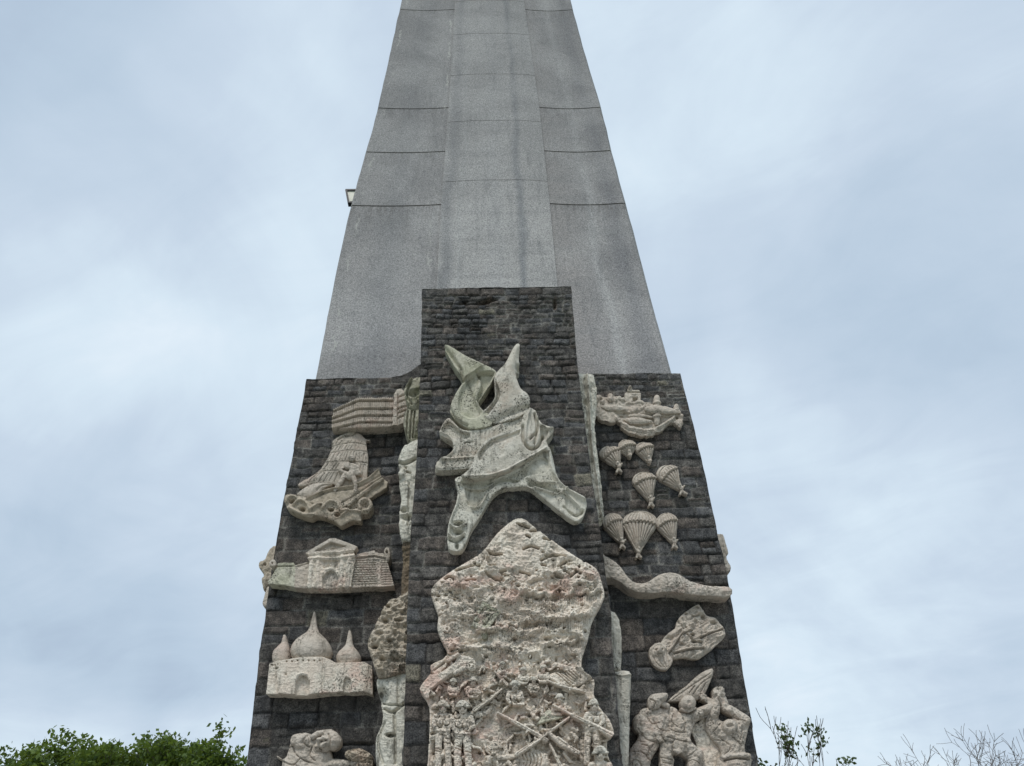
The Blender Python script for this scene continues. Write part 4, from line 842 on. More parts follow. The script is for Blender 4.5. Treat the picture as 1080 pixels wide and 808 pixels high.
s.groove([(360, 350), (362, 400), (385, 428), (415, 415), (428, 380)], 1.3, 6, True); s.ridge([(385, 295), (372, 350), (370, 400)], 1.2, 3); s.groove([(400, 310), (408, 360), (400, 410)], 1.1, 4, True); s.groove([(385, 395), (410, 365), (412, 330)], 1, 5, True)
s.ridge([(405, 300), (418, 345), (440, 360), (462, 358)], 1.2, 3); s.sink([(420, 350), (450, 362), (436, 395), (422, 390)], 5, 1.4)
s.groove([(345, 350), (290, 400), (285, 440)], 3.5, 2.5, True)
s.rough(2, 14).rough(.5, 2.6, 3).build('cloak', M['cream'], t, foot=6)

Sculpt.drop = 3; Sculpt.chis = 1.1
# ------------------------------------------------------------------ battle relief
c = Cr(430, 540, 3.013)
t = thing('battle_relief', 545, 868, SLAB, 'huge pale craggy relief crowded with soldiers, rifles and vehicles on the pier', 'relief sculpture')
BB = (438, 543, 652, 872)
def battle_terrain(s):
    s.poly([(350, 20), (325, 32), (282, 70), (232, 130), (150, 180), (92, 222), (74, 255), (84, 290), (97, 330), (94, 370), (110, 410), (125, 440), (112, 466), (74, 485), (72, 512), (38, 560), (58, 595), (70, 640), (66, 760), (60, 840), (55, 990), (670, 990), (662, 880), (654, 808), (640, 785), (634, 730), (656, 705), (642, 660), (612, 622), (592, 580), (592, 530), (552, 490), (572, 410), (590, 340), (625, 272), (616, 222), (600, 180), (550, 150), (500, 118), (400, 45), (375, 24)], 17, 3.2, 2, 10, n=3)
s = Sculpt(BB, SLAB, 17, .5, c); battle_terrain(s)
X, Y = s.X, s.Y
inn = np.clip(s.S/7, 0, 1)
wx, wy = X+7*fbm(X/13, Y/13, 3, 4), Y+7*fbm(X/13, Y/13, 3, 5)
wx2, wy2 = X+16*fbm(X/17, Y/17, 4, 4), Y+16*fbm(X/17, Y/17, 4, 5); crag = (ridged(wx2/23, wy2/17, 5, 2)-.62)*15+(ridged(wx2/9, wy2/7, 3, 3)-.62)*5+fbm(X/40, Y/30, 3, 6)*7
upper = rng_np(-Y, -700, -682)                                            # crags above, figures below
# banks of tree crowns with combed trunks below them, lower right of the hills
def bank(xa, ya, xb, yb, th, fall):
    f = (X-xa)/(xb-xa); yc = ya+(yb-ya)*f+11*fbm(X/7+ya, Y*0+ya, 3, 3)
    on = rng_np(f, 0, .06)*rng_np(1-f, 0, .06); d = Y-yc
    cr_ = np.exp(-((d+th*.4)/(th*.6))**2)*4.5*(.4+1.0*vn(X/2.6, Y/2.2, 2))*(.6+.7*vn(X/9, Y*0+ya, 1))
    und = np.where(d > 0, -np.exp(-(d/(fall*.4))**2)*4.5*(.3+1.1*vn(X/8, Y*0+ya, 5)), 0)
    comb = np.where((d > 1) & (d < fall*1.7), -.75*np.sin(X*2*math.pi/2.3+2.5*fbm(X/4, Y/20, 2, 1)), 0)*np.clip(1-(d-fall)/(fall*.7), 0, 1)
    return on*(cr_+und+comb)
tree = bank(545, 630, 638, 626, 6, 9)+bank(548, 658, 628, 650, 6, 9)+bank(500, 668, 548, 660, 5, 5)+bank(572, 683, 618, 676, 5, 6)+bank(468, 686, 545, 684, 5, 5)
soft = 1-.75*np.clip(np.exp(-((X-553)/30)**4)*np.exp(-((Y-580)/22)**4), 0, 1)
s.H += inn*(upper*(crag*soft*.95)+tree*upper+(1-upper)*(fbm(wx/11, wy/11, 3, 1)*6-4.5))
s.H += inn*1.5*fbm(X/2.4, Y/2.0, 3, 7)
ca = Cr(440, 540, 10.77); s.c = ca
for P in ([(320, 760), (370, 740), (420, 770)], [(440, 665), (560, 640), (700, 620)], [(560, 790), (660, 790)], [(820, 460), (860, 480), (960, 490)], [(810, 610), (880, 610)], [(780, 700), (880, 760), (980, 790)], [(940, 690), (1000, 680)]): s.groove(P, 1.2, 8, True)
s.c = Cr(540, 540, 10.77)
for P in ([(60, 140), (110, 150)], [(140, 150), (190, 175)], [(215, 215), (310, 200)], [(165, 270), (200, 290)], [(130, 430), (200, 395), (300, 415)], [(330, 550), (450, 490), (600, 500)], [(90, 680), (200, 720)], [(560, 600), (620, 560)], [(600, 690), (650, 720)], [(660, 750), (740, 680)], [(340, 600), (380, 610)], [(360, 300), (430, 310)], [(500, 720), (570, 750)]): s.groove(P, 1.1, 8, True)
for p_ in ((85, 148), (355, 460), (380, 490), (590, 590), (680, 660), (720, 670), (280, 670), (455, 740), (560, 640)): s.pit(p_, 15, 8, 10)
rp = random.Random(5)
for k in range(170):
    s.c = IDc; s.pit((rp.uniform(450, 640), rp.uniform(690, 860)), rp.uniform(1, 2.6), rp.uniform(3, 7), rp.uniform(.8, 2))
for k in range(150):
    x, y = rp.uniform(450, 632), rp.uniform(575, 690)
    if not (520 < x < 580 and y < 605) and not (490 < x < 535 and y > 625): s.c = IDc; s.pit((x, y), rp.uniform(.9, 2.4), rp.uniform(2.5, 7), rp.uniform(.7, 1.5))
slabS = s
s.build('craggy_slab', M['pink'], t)
Sculpt.clip = slabS
def part(name, fn, mat='pink', foot=9, rg=(1.6, 2.6), ref=22, c_=None, label=None, st=.42):
    q = Sculpt(part.bb or BB, SLAB, ref, st, c_ or part.c); fn(q); q.rough(rg[0], rg[1]); o = q.build(name, M[mat], t, foot=foot, label=label); return o
part.bb = None; part.c = Cr(440, 610, 10.77)
def trk(q):
    q.path([(300, 545), (560, 335)], 42, 17, .25); q.groove([(330, 560), (570, 365)], .8, 3); q.groove([(300, 505), (540, 315)], .7, 2.6)
    for k in range(7): q.pit((330+36*k, 555-29*k), 13, 2.6)
    q.path([(270, 420), (470, 280)], 13, 18, .8); q.path([(290, 460), (440, 345)], 10, 18, .8); q.ell((325, 300), 34, 26, 17, 1); q.ell((340, 565), 38, 34, 18, .5); q.pit((340, 560), 14, 3)
part.bb = (458, 630, 500, 675); part('tracked_vehicle', trk, label='long tracked vehicle carved at the slab\'s left')
def trk2(q):
    q.poly([(740, 255), (945, 370), (790, 605), (610, 535)], 21, 1, sm=False); q.sink([(765, 305), (885, 375), (775, 540), (650, 495)], 3.5, .7, False)
    q.path([(820, 330), (790, 390)], 12, 19, 1); q.path([(850, 390), (770, 490)], 14, 19, 1); q.path([(690, 450), (750, 480)], 14, 18.5, 1); q.ell((740, 415), 18, 15, 18, 1); q.path([(660, 500), (740, 530)], 11, 19, 1)
part.bb = (494, 630, 532, 672); part('open_truck', trk2, 'green', label='small boxy open truck seen from above')
def whl(q): q.ell((765, 635), 36, 42, 17, .8)
part.bb = (500, 660, 520, 680); part('truck_wheel', whl, 'mossy')
part.c = Cr(440, 680, 10.77)
def boat(q):
    q.poly([(20, 490), (60, 440), (120, 400), (160, 340), (250, 320), (420, 200), (470, 120), (560, 130), (640, 160), (670, 230), (600, 200), (480, 250), (400, 330), (280, 420), (150, 520), (130, 600), (90, 590), (60, 530)], 22, 1.6, 0, n=3)
    q.poly([(150, 240), (200, 200), (300, 175), (330, 230), (240, 320), (170, 310)], 20, 1.5); q.groove([(190, 280), (330, 180)], .8, 3.5); q.groove([(240, 320), (420, 190)], .7, 3)
    q.path([(350, 180), (460, 115)], (16, 20), 23, 1); q.groove([(160, 510), (300, 400), (450, 290), (620, 200)], .8, 3, True)
part.bb = (440, 686, 506, 740); part('landing_craft', boat, label='sloping bow of a landing craft carved at the left edge')
def wheels(q):
    q.path([(430, 310), (560, 240), (620, 245)], (28, 34, 40), 20, .8); q.ell((620, 245), 55, 48, 20, .4); q.pit((635, 245), 11, 3); q.pit((595, 235), 9, 3)
part.bb = (455, 690, 505, 740); part('craft_track', wheels)
# soldiers
def soldier(cx, cy, w, H_, seed, hh=22, lean=0, legs=True, eyes=True, hw=None):
    """standing soldier; cx,cy centre of the helmet, w helmet half width, H_ body length, in photograph px"""
    rs = random.Random(seed); C1 = Cr(cx, cy, 1.0); hw = hw or w
    bb = (cx-w*3-abs(lean)*2, cy-w*1.4, cx+w*3+abs(lean)*2, cy+H_+w)
    def body(q):
        q.path([(0, w*.9), (lean*.4, w*1.6)], (w*.5, w*.6), hh-1, .5)
        q.poly([(-w*.5, w*1.15), (-w*1.25+lean*.3, w*1.5), (-w*1.3+lean*.5, w*2.4), (-w*1.0+lean, w*4.1), (w*1.0+lean, w*4.1), (w*1.35+lean*.5, w*2.4), (w*1.2+lean*.3, w*1.45), (w*.5, w*1.15)], hh-1, 1.6, 1.5, 3)
        q.path([(-w*1.2, w*1.8), (-w*1.5, w*3), (-w*.9, w*3.8)], (w*.42, w*.36, w*.28), hh, .8); q.path([(w*1.2, w*1.8), (w*1.5, w*2.9), (w*.8, w*3.6)], (w*.42, w*.36, w*.28), hh, .8)
        q.path([(-w*1.0+lean, w*4.05), (w*1.0+lean, w*4.05)], w*.2, hh+1, 1)
        if legs:
            q.path([(-w*.55+lean, w*4.4), (-w*.75+lean, w*6.2), (-w*.8+lean*1.3, H_)], (w*.62, w*.55, w*.42), hh-2, .8); q.path([(w*.5+lean, w*4.4), (w*.7+lean, w*6.2), (w*1.0+lean*1.3, H_)], (w*.62, w*.55, w*.42), hh-2, .8)
        for k in range(5): y = w*rs.uniform(1.6, 3.8); x = rs.uniform(-w, w); q.groove([(x-w*.4, y), (x, y+w*.25), (x+w*.4, y-w*.1)], .7, 2.2, True)
        for k in range(6): y = w*rs.uniform(4.6, 7.5); x = rs.uniform(-w*.9, w*.9); q.groove([(x-w*.4, y), (x+w*.4, y+w*.2)], .6, 1.8, True)
        for sx_ in (-.55, .55): q.poly([(w*(sx_-.28)+lean*.5, w*2.2), (w*(sx_+.28)+lean*.5, w*2.2), (w*(sx_+.28)+lean*.5, w*2.9), (w*(sx_-.28)+lean*.5, w*2.9)], hh+2.2, .7, sm=False)
    b = part_in('soldier', body, bb, C1)
    def hd(q):
        q.ell((0, w*.55), w*.62, w*.72, hh+.5, .8)
        if eyes: q.pit((-w*.26, w*.42), w*.18, 3); q.pit((w*.26, w*.42), w*.18, 3); q.path([(0, w*.4), (0, w*.65)], w*.1, hh+w*.6, 1); q.groove([(-w*.2, w*.9), (w*.2, w*.9)], .4, 1.5)
    sub('head', hd, bb, C1, b, 'pink')
    def hel(q):
        q.ell((0, w*.05), hw*.92, w*.85, hh+1, .8); q.H = np.where(q.Y-cy > w*.28, -1e6, q.H); q.S = np.minimum(q.S, w*.28-(q.Y-cy))
        q.path([(-hw, w*.24), (hw, w*.2)], w*.13, hh+w*.55, 1)
    sub('helmet', hel, bb, C1, b, 'cream')
    return b
def part_in(name, fn, bb, C1, mat='pink'):
    q = Sculpt(bb, SLAB, 22, .42, C1); fn(q); q.rough(1.6, 2.4); return q.build(name, M[mat], t, foot=9)
def sub(name, fn, bb, C1, parent, mat): 
    q = Sculpt(bb, SLAB, 22, .4, C1); fn(q); q.rough(.8, 2.5); return q.build(name, M[mat], parent, foot=11)
soldier(467.2, 744, 6.6, 74, 1); soldier(488, 744.5, 7.2, 76, 2)
soldier(478, 718, 3.6, 26, 3, 20.5, legs=False); soldier(499, 717, 4.4, 28, 4, 20.5, legs=False); soldier(543, 722, 5.2, 30, 5, 23, lean=4, legs=False)
soldier(552, 706, 3.6, 23, 6, 20.5, legs=False); soldier(573, 704, 3.8, 22, 7, 22, legs=False); soldier(530, 700, 3.4, 23, 8, 20.5, legs=False); soldier(563, 716, 3.4, 22, 24, 20.5, legs=False)
soldier(626.5, 742.5, 6.4, 62, 9, 23, lean=-2); soldier(632.5, 793.5, 7.8, 70, 10, 24, lean=-3); soldier(590, 735, 4.6, 30, 12, 20.5, lean=-3, legs=False)
def arm(q): q.path([(590, 215), (720, 215), (790, 200), (830, 150)], (34, 34, 28, 20), 19, .9); q.groove([(660, 200), (640, 260)], .8, 2); q.groove([(740, 190), (760, 240)], .8, 2)
part.bb = (490, 735, 525, 770); part('raised_arm', arm, c_=Cr(440, 733, 10.77))
# rifles
def rifle(P, r_, hh=24, name='rifle'):
    r_ = tuple(x*.78 for x in r_)
    P = np.array(P, float); bb = (*(P.min(0)-6), *(P.max(0)+6))
    q = Sculpt(bb, SLAB, 23, .4, IDc); q.path(P, r_, hh, 1); a, b = P[0], P[-1]; d = (b-a)/np.linalg.norm(b-a)
    L = np.linalg.norm(b-a); m = a+d*L*.62; q.path([m, m+np.array([-d[1], d[0]])*3.2], (1.3, 1), hh, 1); q.path([a+d*L*.3, a+d*L*.55], r_[0]*1.25, hh, 1); q.groove([a+d*L*.35, b], .5, 1.2)
    q.rough(.9, 2.2); return q.build(name, M['pink'], t, foot=11)
rifle([(525, 752), (548, 764), (570, 777), (576, 781)], (1.3, 1.8, 2.6, 3), 24); rifle([(600, 757), (580, 772), (562, 785), (545, 796)], (1.2, 1.8, 2.6, 3.2), 25)
rifle([(583, 744), (604, 755), (628, 766), (646, 777)], (1.2, 1.8, 2.4, 4.2), 25); rifle([(529, 727), (516, 738), (500, 749)], (1, 1.8, 2.4), 23)
rifle([(579, 774), (592, 785), (609, 794)], (3, 3.4, 3.4), 24, 'fallen_barrel'); rifle([(577, 718), (596, 725), (617, 729)], (1, 1.5, 1.8), 24); rifle([(522, 708), (535, 722)], (1, 1.5), 23); rifle([(580, 785), (592, 808), (600, 826)], (1.3, 1.5, 1.6), 23)
part.c = Cr(550, 733, 10.77)
def bigh(q): q.poly([(190, 320), (230, 230), (290, 165), (350, 165), (400, 210), (440, 255), (330, 275), (240, 310)], 19, 1.6, 4, 4); q.path([(185, 325), (300, 285), (455, 252)], 11, 21, 1)
part.bb = (564, 744, 596, 768); part('large_helmet', bigh, 'green')
def casualty(q):
    q.poly([(470, 210), (560, 230), (640, 250), (740, 290), (810, 360), (740, 400), (650, 460), (560, 460), (430, 430), (330, 400), (290, 360), (330, 320), (420, 300), (520, 330), (440, 250), (340, 240), (380, 190)], 19, 1.6, 2, 3, n=3)
    for k in range(6): q.groove([(400+35*k, 310-6*k), (500+35*k, 400-6*k), (560+22*k, 450-22*k)], .55, 2.6, True)
    q.path([(310, 360), (430, 440), (560, 500), (720, 520)], (14, 18, 12, 9), 21, 1); q.ell((455, 240), 30, 26, 20, 1); q.path([(640, 250), (740, 310), (820, 370)], (14, 14, 5), 22, 1)
part.bb = (575, 692, 630, 735); part.c = Cr(550, 680, 10.77); part('crouching_casualty', casualty, label='slumped casualty under folded cloth at the slab\'s right')
def sleeve(q):
    q.path([(-250, 700), (-100, 690), (20, 690), (230, 720), (250, 780)], (28, 32, 60, 85, 80), 17, .8); q.poly([(-20, 640), (160, 600), (260, 680), (270, 800), (240, 1100), (-60, 1100), (-60, 760)], 18, 3, 3, 6)
    for k in range(6): q.groove([(0+42*k, 660), (30+40*k, 740), (10+40*k, 800)], .7, 2.2, True)
part.bb = (520, 784, 582, 868); part.c = Cr(550, 733, 10.77); part('fallen_soldier', sleeve, label='bulky sleeve and back of a fallen soldier at the bottom edge')
def sat(q):
    q.poly([(520, 300), (580, 290), (640, 380), (650, 480), (560, 500), (470, 460), (430, 400)], 18, 2, 2, 4); q.path([(740, 280), (860, 300), (900, 400), (780, 460)], (50, 50, 44, 30), 17, .7); q.path([(750, 440), (700, 560), (720, 700)], (60, 60, 50), 15, .6)
    for k in range(9): q.groove([(560+30*k, 420+18*(k % 3)), (640+25*k, 440+20*(k % 4)), (700+20*k, 420+30*(k % 3))], .6, 2.2, True)
part.bb = (585, 755, 648, 808); part('seated_torso', sat)
# rubble, packs, folded cloth and hands between the figures: one weathered mass
q = Sculpt((445, 688, 650, 870), SLAB, 18, .45, IDc); rs = random.Random(12)
for k in range(620):
    x = rs.uniform(450, 645); y = rs.uniform(690, 865); sc_ = .8+.9*(y-690)/170
    if slabS.S[int((y-slabS.y0)/slabS.st), int((x-slabS.x0)/slabS.st)] < 5: continue
    if 510 < x < 540 and 745 < y < 785: continue
    h_ = 15.5+rs.uniform(0, 4.4)
    if rs.random() < .45: q.ell((x, y), rs.uniform(1, 3)*sc_, rs.uniform(.8, 2)*sc_, h_, 1, rs.uniform(0, 180))
    else:
        a = rs.uniform(0, math.pi); l_ = rs.uniform(3, 9)*sc_; q.path([(x, y), (x+l_*math.cos(a), y+l_*math.sin(a)), (x+l_*math.cos(a)+rs.uniform(-4, 4), y+l_*math.sin(a)+rs.uniform(-3, 5))], (rs.uniform(.7, 1.7)*sc_, rs.uniform(.7, 1.6)*sc_, .6*sc_), h_, 1)
q.rough(1.2, 2.2); q.build('battle_debris', M['pink'], t, foot=9); bpy.data.objects['battle_debris']['kind'] = 'stuff'

Sculpt.clip = None; Sculpt.drop = 0
#SECTION:SETTING
# ------------------------------------------------------------------ ground
mg, nt_, b_ = newmat('paved_plaza_concrete', .9); tc = N(nt_, 'ShaderNodeTexCoord').outputs['Object']
br = N(nt_, 'ShaderNodeTexBrick'); nt_.links.new(tc, br.inputs['Vector']); br.inputs['Scale'].default_value = 1; br.inputs['Brick Width'].default_value = 1.2; br.inputs['Row Height'].default_value = .6; br.inputs['Mortar Size'].default_value = .012
br.inputs['Color1'].default_value = (.33, .32, .30, 1); br.inputs['Color2'].default_value = (.28, .27, .255, 1); br.inputs['Mortar'].default_value = (.1, .1, .09, 1)
nt_.links.new(mix(nt_, rng(nt_, noise(nt_, tc, .8, 5), .4, .7, 0, .5), br.outputs['Color'], (.2, .19, .17)), b_.inputs['Base Color'])
mgr, nt_, b_ = newmat('grassy_ground', .95); tc = N(nt_, 'ShaderNodeTexCoord').outputs['Object']
nt_.links.new(mix(nt_, rng(nt_, noise(nt_, tc, .5, 6, .7), .35, .65), (.045, .075, .02), (.11, .12, .05)), b_.inputs['Base Color'])
tag(link_mesh('ground', [(-1500, -1500, -.12), (1500, -1500, -.12), (1500, 1500, -.12), (-1500, 1500, -.12)], [[0, 1, 2, 3]], mgr, smooth=False), kind='structure')
v, f = bx(-16, 16, -14, 32, -.4, 0.0); tag(link_mesh('plaza', v, f, mg, smooth=False), kind='structure')

# ------------------------------------------------------------------ trees
mb, nt_, b_ = newmat('tree_bark', .95); tc = N(nt_, 'ShaderNodeTexCoord').outputs['Object']
nt_.links.new(mix(nt_, rng(nt_, noise(nt_, tc, 6, 5, .7), .35, .65), (.06, .045, .035), (.13, .11, .09)), b_.inputs['Base Color'])
def leafmat(name, a, b2, tr=.35):
    m, nt, b = newmat(name, .55); at_ = N(nt, 'ShaderNodeAttribute', attribute_name='leaf').outputs['Fac']
    c_ = mix(nt, at_, a, b2); nt.links.new(c_, b.inputs['Base Color'])
    ts = N(nt, 'ShaderNodeBsdfTranslucent'); nt.links.new(mix(nt, .5, c_, (.25, .32, .04)), ts.inputs['Color'])
    ms = N(nt, 'ShaderNodeMixShader'); ms.inputs[0].default_value = tr; nt.links.new(b.outputs[0], ms.inputs[1]); nt.links.new(ts.outputs[0], ms.inputs[2]); nt.links.new(ms.outputs[0], nt.nodes['Material Output'].inputs[0])
    return m
ML = leafmat('bright_leaves', (.022, .05, .014), (.13, .19, .03)); ML2 = leafmat('dark_leaves', (.035, .06, .025), (.07, .10, .04), .2)
mb2, nt_, b_ = newmat('bare_twig_bark', .95); tc = N(nt_, 'ShaderNodeTexCoord').outputs['Object']
nt_.links.new(mix(nt_, rng(nt_, noise(nt_, tc, 6, 5, .7), .35, .65), (.11, .095, .09), (.18, .16, .145)), b_.inputs['Base Color'])
def tube(V, F, a, b, ra, rb_, n=5):
    a = Vector(a); b = Vector(b); d = (b-a).normalized(); u = d.orthogonal().normalized(); w_ = d.cross(u); k = len(V)
    for p, r_ in ((a, max(ra, .012)), (b, max(rb_, .010))):
        for i in range(n):
            t_ = 2*math.pi*i/n; V.append(tuple(p+(u*math.cos(t_)+w_*math.sin(t_))*r_))
    for i in range(n): F.append([k+i, k+(i+1) % n, k+n+(i+1) % n, k+n+i])
def grow(V, F, tips, p, d, L, r_, lv, rs, spread, up, nseg=4, kids=(2, 3), lf=.72, mids=None):
    n = 5 if lv > 2 else 3
    for k in range(nseg):
        d2 = (d+Vector((rs.gauss(0, .10), rs.gauss(0, .10), rs.gauss(0, .06)+up*.06))).normalized(); q = p+d2*L/nseg; r2 = r_*(1-.3/nseg*1.2)
        tube(V, F, p, q, r_, r2, n); p, d, r_ = q, d2, r2
        if mids is not None and lv <= 2: mids.append((p.copy(), d.copy()))
        if lv > 0 and k >= nseg-3 and k < nseg-1 and rs.random() < .55:
            a = rs.uniform(0, 6.28); o = d.orthogonal().normalized(); o.rotate(Matrix.Rotation(a, 3, d)); dd = (d*math.cos(spread)+o*math.sin(spread)).normalized()
            grow(V, F, tips, p, dd, L*lf*.8, r_*.55, lv-1, rs, spread, up, nseg, kids, lf, mids)
    if lv == 0: tips.append((p, d)); return
    nk = rs.randint(*kids); a0 = rs.uniform(0, 6.28)
    for i in range(nk):
        a = a0+6.28*i/nk+rs.uniform(-.4, .4); o = d.orthogonal().normalized(); o.rotate(Matrix.Rotation(a, 3, d)); s_ = spread*rs.uniform(.6, 1.25)
        dd = (d*math.cos(s_)+o*math.sin(s_)+Vector((0, 0, up*.25))).normalized(); grow(V, F, tips, p, dd, L*lf*rs.uniform(.8, 1.15), r_*.68, lv-1, rs, spread, up, nseg, kids, lf, mids)
def leaves(tips, rs, per, rad, size, flat=.5):
    n = len(tips)*per; rn = np.random.RandomState(rs.randint(0, 9999)); C_ = np.repeat(np.array([list(p) for p, d in tips]), per, 0)
    o = rn.normal(size=(n, 3))*rad*np.array([1, 1, .75]); P = C_+o; nr = rn.normal(size=(n, 3))+np.array([0, 0, flat]); nr /= np.linalg.norm(nr, axis=1)[:, None]
    u = np.cross(nr, rn.normal(size=(n, 3))); u /= np.linalg.norm(u, axis=1)[:, None]; w_ = np.cross(nr, u); s_ = size*rn.uniform(.6, 1.25, (n, 1))
    V = np.stack([P-u*s_, P+w_*s_*.6+u*s_*.1, P+u*s_, P-w_*s_*.6+u*s_*.1], 1).reshape(-1, 3); F = np.arange(n*4).reshape(-1, 4)
    cl_ = np.repeat(rn.rand(len(tips)), per); tone = np.clip(cl_*.55+rn.rand(n)*.45, 0, 1)
    return V, F.tolist(), np.repeat(tone, 4)
def tree(name, px, py_top, D, label, seed, Lf=1.0, kind='leafy', group=None, width=1.0):
    top = at(px, py_top, D); H_ = top[2]; rs = random.Random(seed); V = []; F = []; tips = []; mids = []
    tr = empty(name, (top[0], D, -.1), label, 'tree', group)
    if kind == 'leafy':
        grow(V, F, tips, Vector((0, 0, 0)), Vector((0, 0, 1)), 2.3, .20, 5, rs, .55*width, .35, 4, (2, 3), .78, mids)
    elif kind == 'bare':
        grow(V, F, tips, Vector((0, 0, 0)), Vector((0, 0, 1)), 2.4, .24, 5, rs, .70, .12, 5, (2, 3), .78)
    else:
        grow(V, F, tips, Vector((0, 0, 0)), Vector((0, 0, 1)), 2.6, .10, 4, rs, .42, .5, 5, (2, 3), .74, mids)
    V = np.array(V); P = np.array([list(p) for p, d in tips]); zt = np.percentile(P[:, 2], 99.5)+(.25 if kind != 'bare' else 0)
    sc_ = (H_+.1)/zt; V *= sc_; off = np.array(tr.location)
    me = link_mesh('trunk', V+off, F, mb if kind != 'bare' else mb2, tr)
    if kind != 'bare':
        if kind == 'leafy': T_ = [(Vector(p)*sc_, d) for p, d in tips if rs.random() < .62]+[(Vector(p)*sc_, d) for p, d in mids[::6]]; LV, LF, tn = leaves(T_, rs, 24, .25, .15)
        else: T_ = [(Vector(p)*sc_, d) for i, (p, d) in enumerate(tips) if rs.random() < .24 and p.z < zt*.9]; LV, LF, tn = leaves(T_, rs, 17, .15, .10)
        o = link_mesh('crown', LV+off, LF, ML if kind == 'leafy' else ML2, tr, smooth=False); a = o.data.attributes.new('leaf', 'FLOAT', 'POINT'); a.data.foreach_set('value', tn.astype(np.float32))
    return tr
TG = 'leafy trees behind the base at left'
tree('leafy_tree', 38, 786, 46, 'low leafy green tree, leftmost in the photo', 3, group=TG)
tree('leafy_tree', 96, 763, 44, 'tallest leafy green tree, second from the left', 8, group=TG)
tree('leafy_tree', 140, 772, 47, 'leafy green tree just right of the tallest one at left', 5, group=TG)
tree('leafy_tree', 200, 773, 45, 'leafy green tree with a thin upright tuft, second from the dark base', 14, group=TG)
tree('leafy_tree', 243, 774, 46, 'leafy green tree whose twigs touch the left edge of the dark base', 17, group=TG)
tree('sparse_tree', 818, 742, 34, 'slender tree with sparse dark leaf tufts beside the right edge of the base', 21, kind='sparse')
BG = 'bare trees at lower right'
tree('bare_tree', 941, 783, 52, 'small bare twiggy tree, leftmost of the bare trees at lower right', 31, kind='bare', group=BG)
tree('bare_tree', 1012, 769, 50, 'widest bare branching tree, middle of the bare trees at lower right', 34, kind='bare', group=BG)
tree('bare_tree', 1062, 784, 55, 'bare tree cut by the right edge of the photo', 37, kind='bare', group=BG)

# ------------------------------------------------------------------ sky and light
w = bpy.data.worlds.new('World'); scene.world = w; w.use_nodes = True; nt = w.node_tree; bg = nt.nodes['Background']
sun_el, sun_az = R(58), R(200)          # azimuth measured from +Y (north) clockwise: behind the camera, a little to its left
sky = N(nt, 'ShaderNodeTexSky', sky_type='NISHITA'); sky.sun_disc = False; sky.sun_elevation = sun_el; sky.sun_rotation = sun_az; sky.air_density = 1.0; sky.dust_density = 3.0
geo = N(nt, 'ShaderNodeTexCoord').outputs['Generated']
sep = N(nt, 'ShaderNodeSeparateXYZ'); nt.links.new(geo, sep.inputs[0])
zz = mth(nt, 'ADD', mth(nt, 'MAXIMUM', sep.outputs[2], 0.0), .28)
cb_ = N(nt, 'ShaderNodeCombineXYZ'); nt.links.new(mth(nt, 'DIVIDE', sep.outputs[0], zz), cb_.inputs[0]); nt.links.new(mth(nt, 'DIVIDE', sep.outputs[1], zz), cb_.inputs[1])
mr = N(nt, 'ShaderNodeMapping'); mr.inputs['Rotation'].default_value = (0, 0, R(38)); nt.links.new(cb_.outputs[0], mr.inputs['Vector'])
n1 = noise(nt, mr.outputs[0], 1.6, 8, .56, .7, (1, .75, 1)); n2 = noise(nt, mr.outputs[0], 4.2, 8, .6, .9, (.7, 1.25, 1))
f = mth(nt, 'ADD', mth(nt, 'MULTIPLY', mth(nt, 'SUBTRACT', n1, .5), .72), mth(nt, 'MULTIPLY', mth(nt, 'SUBTRACT', n2, .5), .34))
# a warped direction so that the cloud banks have soft ragged outlines
nc = N(nt, 'ShaderNodeTexNoise'); nc.inputs['Scale'].default_value = 3.2; nc.inputs['Detail'].default_value = 4; nt.links.new(geo, nc.inputs['Vector'])
vs = N(nt, 'ShaderNodeVectorMath', operation='SUBTRACT'); nt.links.new(nc.outputs['Color'], vs.inputs[0]); vs.inputs[1].default_value = (.5, .5, .5)
vm = N(nt, 'ShaderNodeVectorMath', operation='SCALE'); nt.links.new(vs.outputs[0], vm.inputs[0]); vm.inputs['Scale'].default_value = .35
va = N(nt, 'ShaderNodeVectorMath', operation='ADD'); nt.links.new(geo, va.inputs[0]); nt.links.new(vm.outputs[0], va.inputs[1])
vnm = N(nt, 'ShaderNodeVectorMath', operation='NORMALIZE'); nt.links.new(va.outputs[0], vnm.inputs[0])
banks = [((60, 60), 20, -.30), ((190, 300), 15, .16), ((60, 330), 9, .10), ((30, 590), 17, -.24), ((170, 680), 9, -.10), ((30, 770), 9, .26), ((200, 560), 8, .13), ((300, 60), 10, .12), ((700, 120), 14, .15), ((1040, 120), 14, .02), ((980, 330), 14, -.20),
         ((820, 520), 13, .10), ((860, 760), 12, .17), ((1060, 600), 10, -.04), ((400, 420), 12, .04), ((1000, 480), 8, .10)]
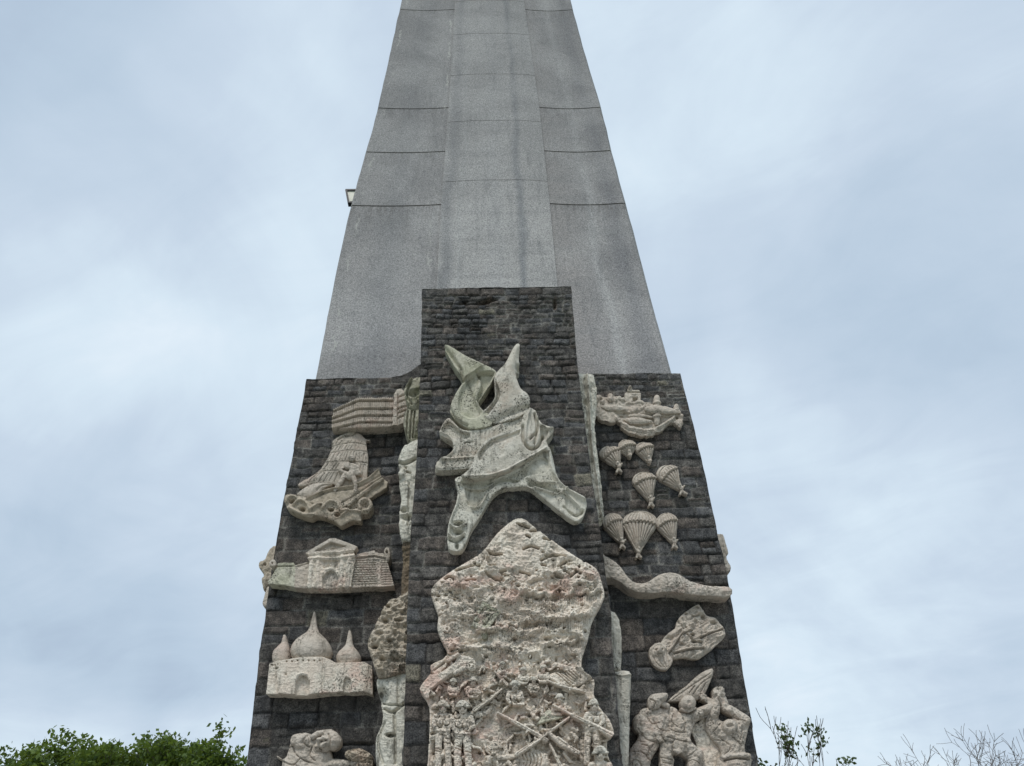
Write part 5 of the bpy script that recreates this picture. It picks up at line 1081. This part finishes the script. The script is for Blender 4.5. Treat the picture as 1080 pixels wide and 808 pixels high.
for (px, py), deg, amt in banks:
    d = nrm(ray(px, py)); dn = N(nt, 'ShaderNodeVectorMath', operation='DOT_PRODUCT'); nt.links.new(vnm.outputs[0], dn.inputs[0]); dn.inputs[1].default_value = tuple(d)
    f = mth(nt, 'ADD', f, rng(nt, dn.outputs['Value'], math.cos(R(deg)), 1.0, 0, amt))
ramp = N(nt, 'ShaderNodeValToRGB'); e = ramp.color_ramp.elements; nt.links.new(rng(nt, f, -.5, .5, 0, 1, False), ramp.inputs[0])
e[0].position = .0; e[0].color = (.28, .35, .455, 1); e[1].position = 1; e[1].color = (.72, .77, .82, 1)
for p_, c_ in ((.30, (.385, .475, .575)), (.5, (.455, .54, .635)), (.68, (.54, .635, .715))): x = e.new(p_); x.color = (*c_, 1)
sk_ = N(nt, 'ShaderNodeVectorMath', operation='SCALE'); nt.links.new(sky.outputs[0], sk_.inputs[0]); sk_.inputs['Scale'].default_value = .08
cm = mix(nt, .93, sk_.outputs[0], ramp.outputs[0])
# overcast skies are brightest overhead
zen = N(nt, 'ShaderNodeVectorMath', operation='SCALE'); nt.links.new(cm, zen.inputs[0]); nt.links.new(rng(nt, sep.outputs[2], .905, 1.0, 1.0, 5.0), zen.inputs['Scale'])
sc10 = N(nt, 'ShaderNodeVectorMath', operation='SCALE'); nt.links.new(zen.outputs[0], sc10.inputs[0]); sc10.inputs['Scale'].default_value = 1/.15
nt.links.new(sc10.outputs[0], bg.inputs['Color']); bg.inputs['Strength'].default_value = .15
sun = bpy.data.lights.new('sun', 'SUN'); sun.energy = 1.5; sun.angle = R(14); sun.color = (1, .97, .92); so = bpy.data.objects.new('sun', sun); col.objects.link(so)
dv_ = Vector((math.sin(sun_az)*math.cos(sun_el), math.cos(sun_az)*math.cos(sun_el), math.sin(sun_el))); so.rotation_euler = dv_.to_track_quat('Z', 'Y').to_euler(); so.location = (-8, -8, 30)
vs_ = scene.view_settings; vs_.view_transform = 'Standard'; vs_.look = 'None'; vs_.exposure = .42; vs_.gamma = 1; vs_.use_curve_mapping = False
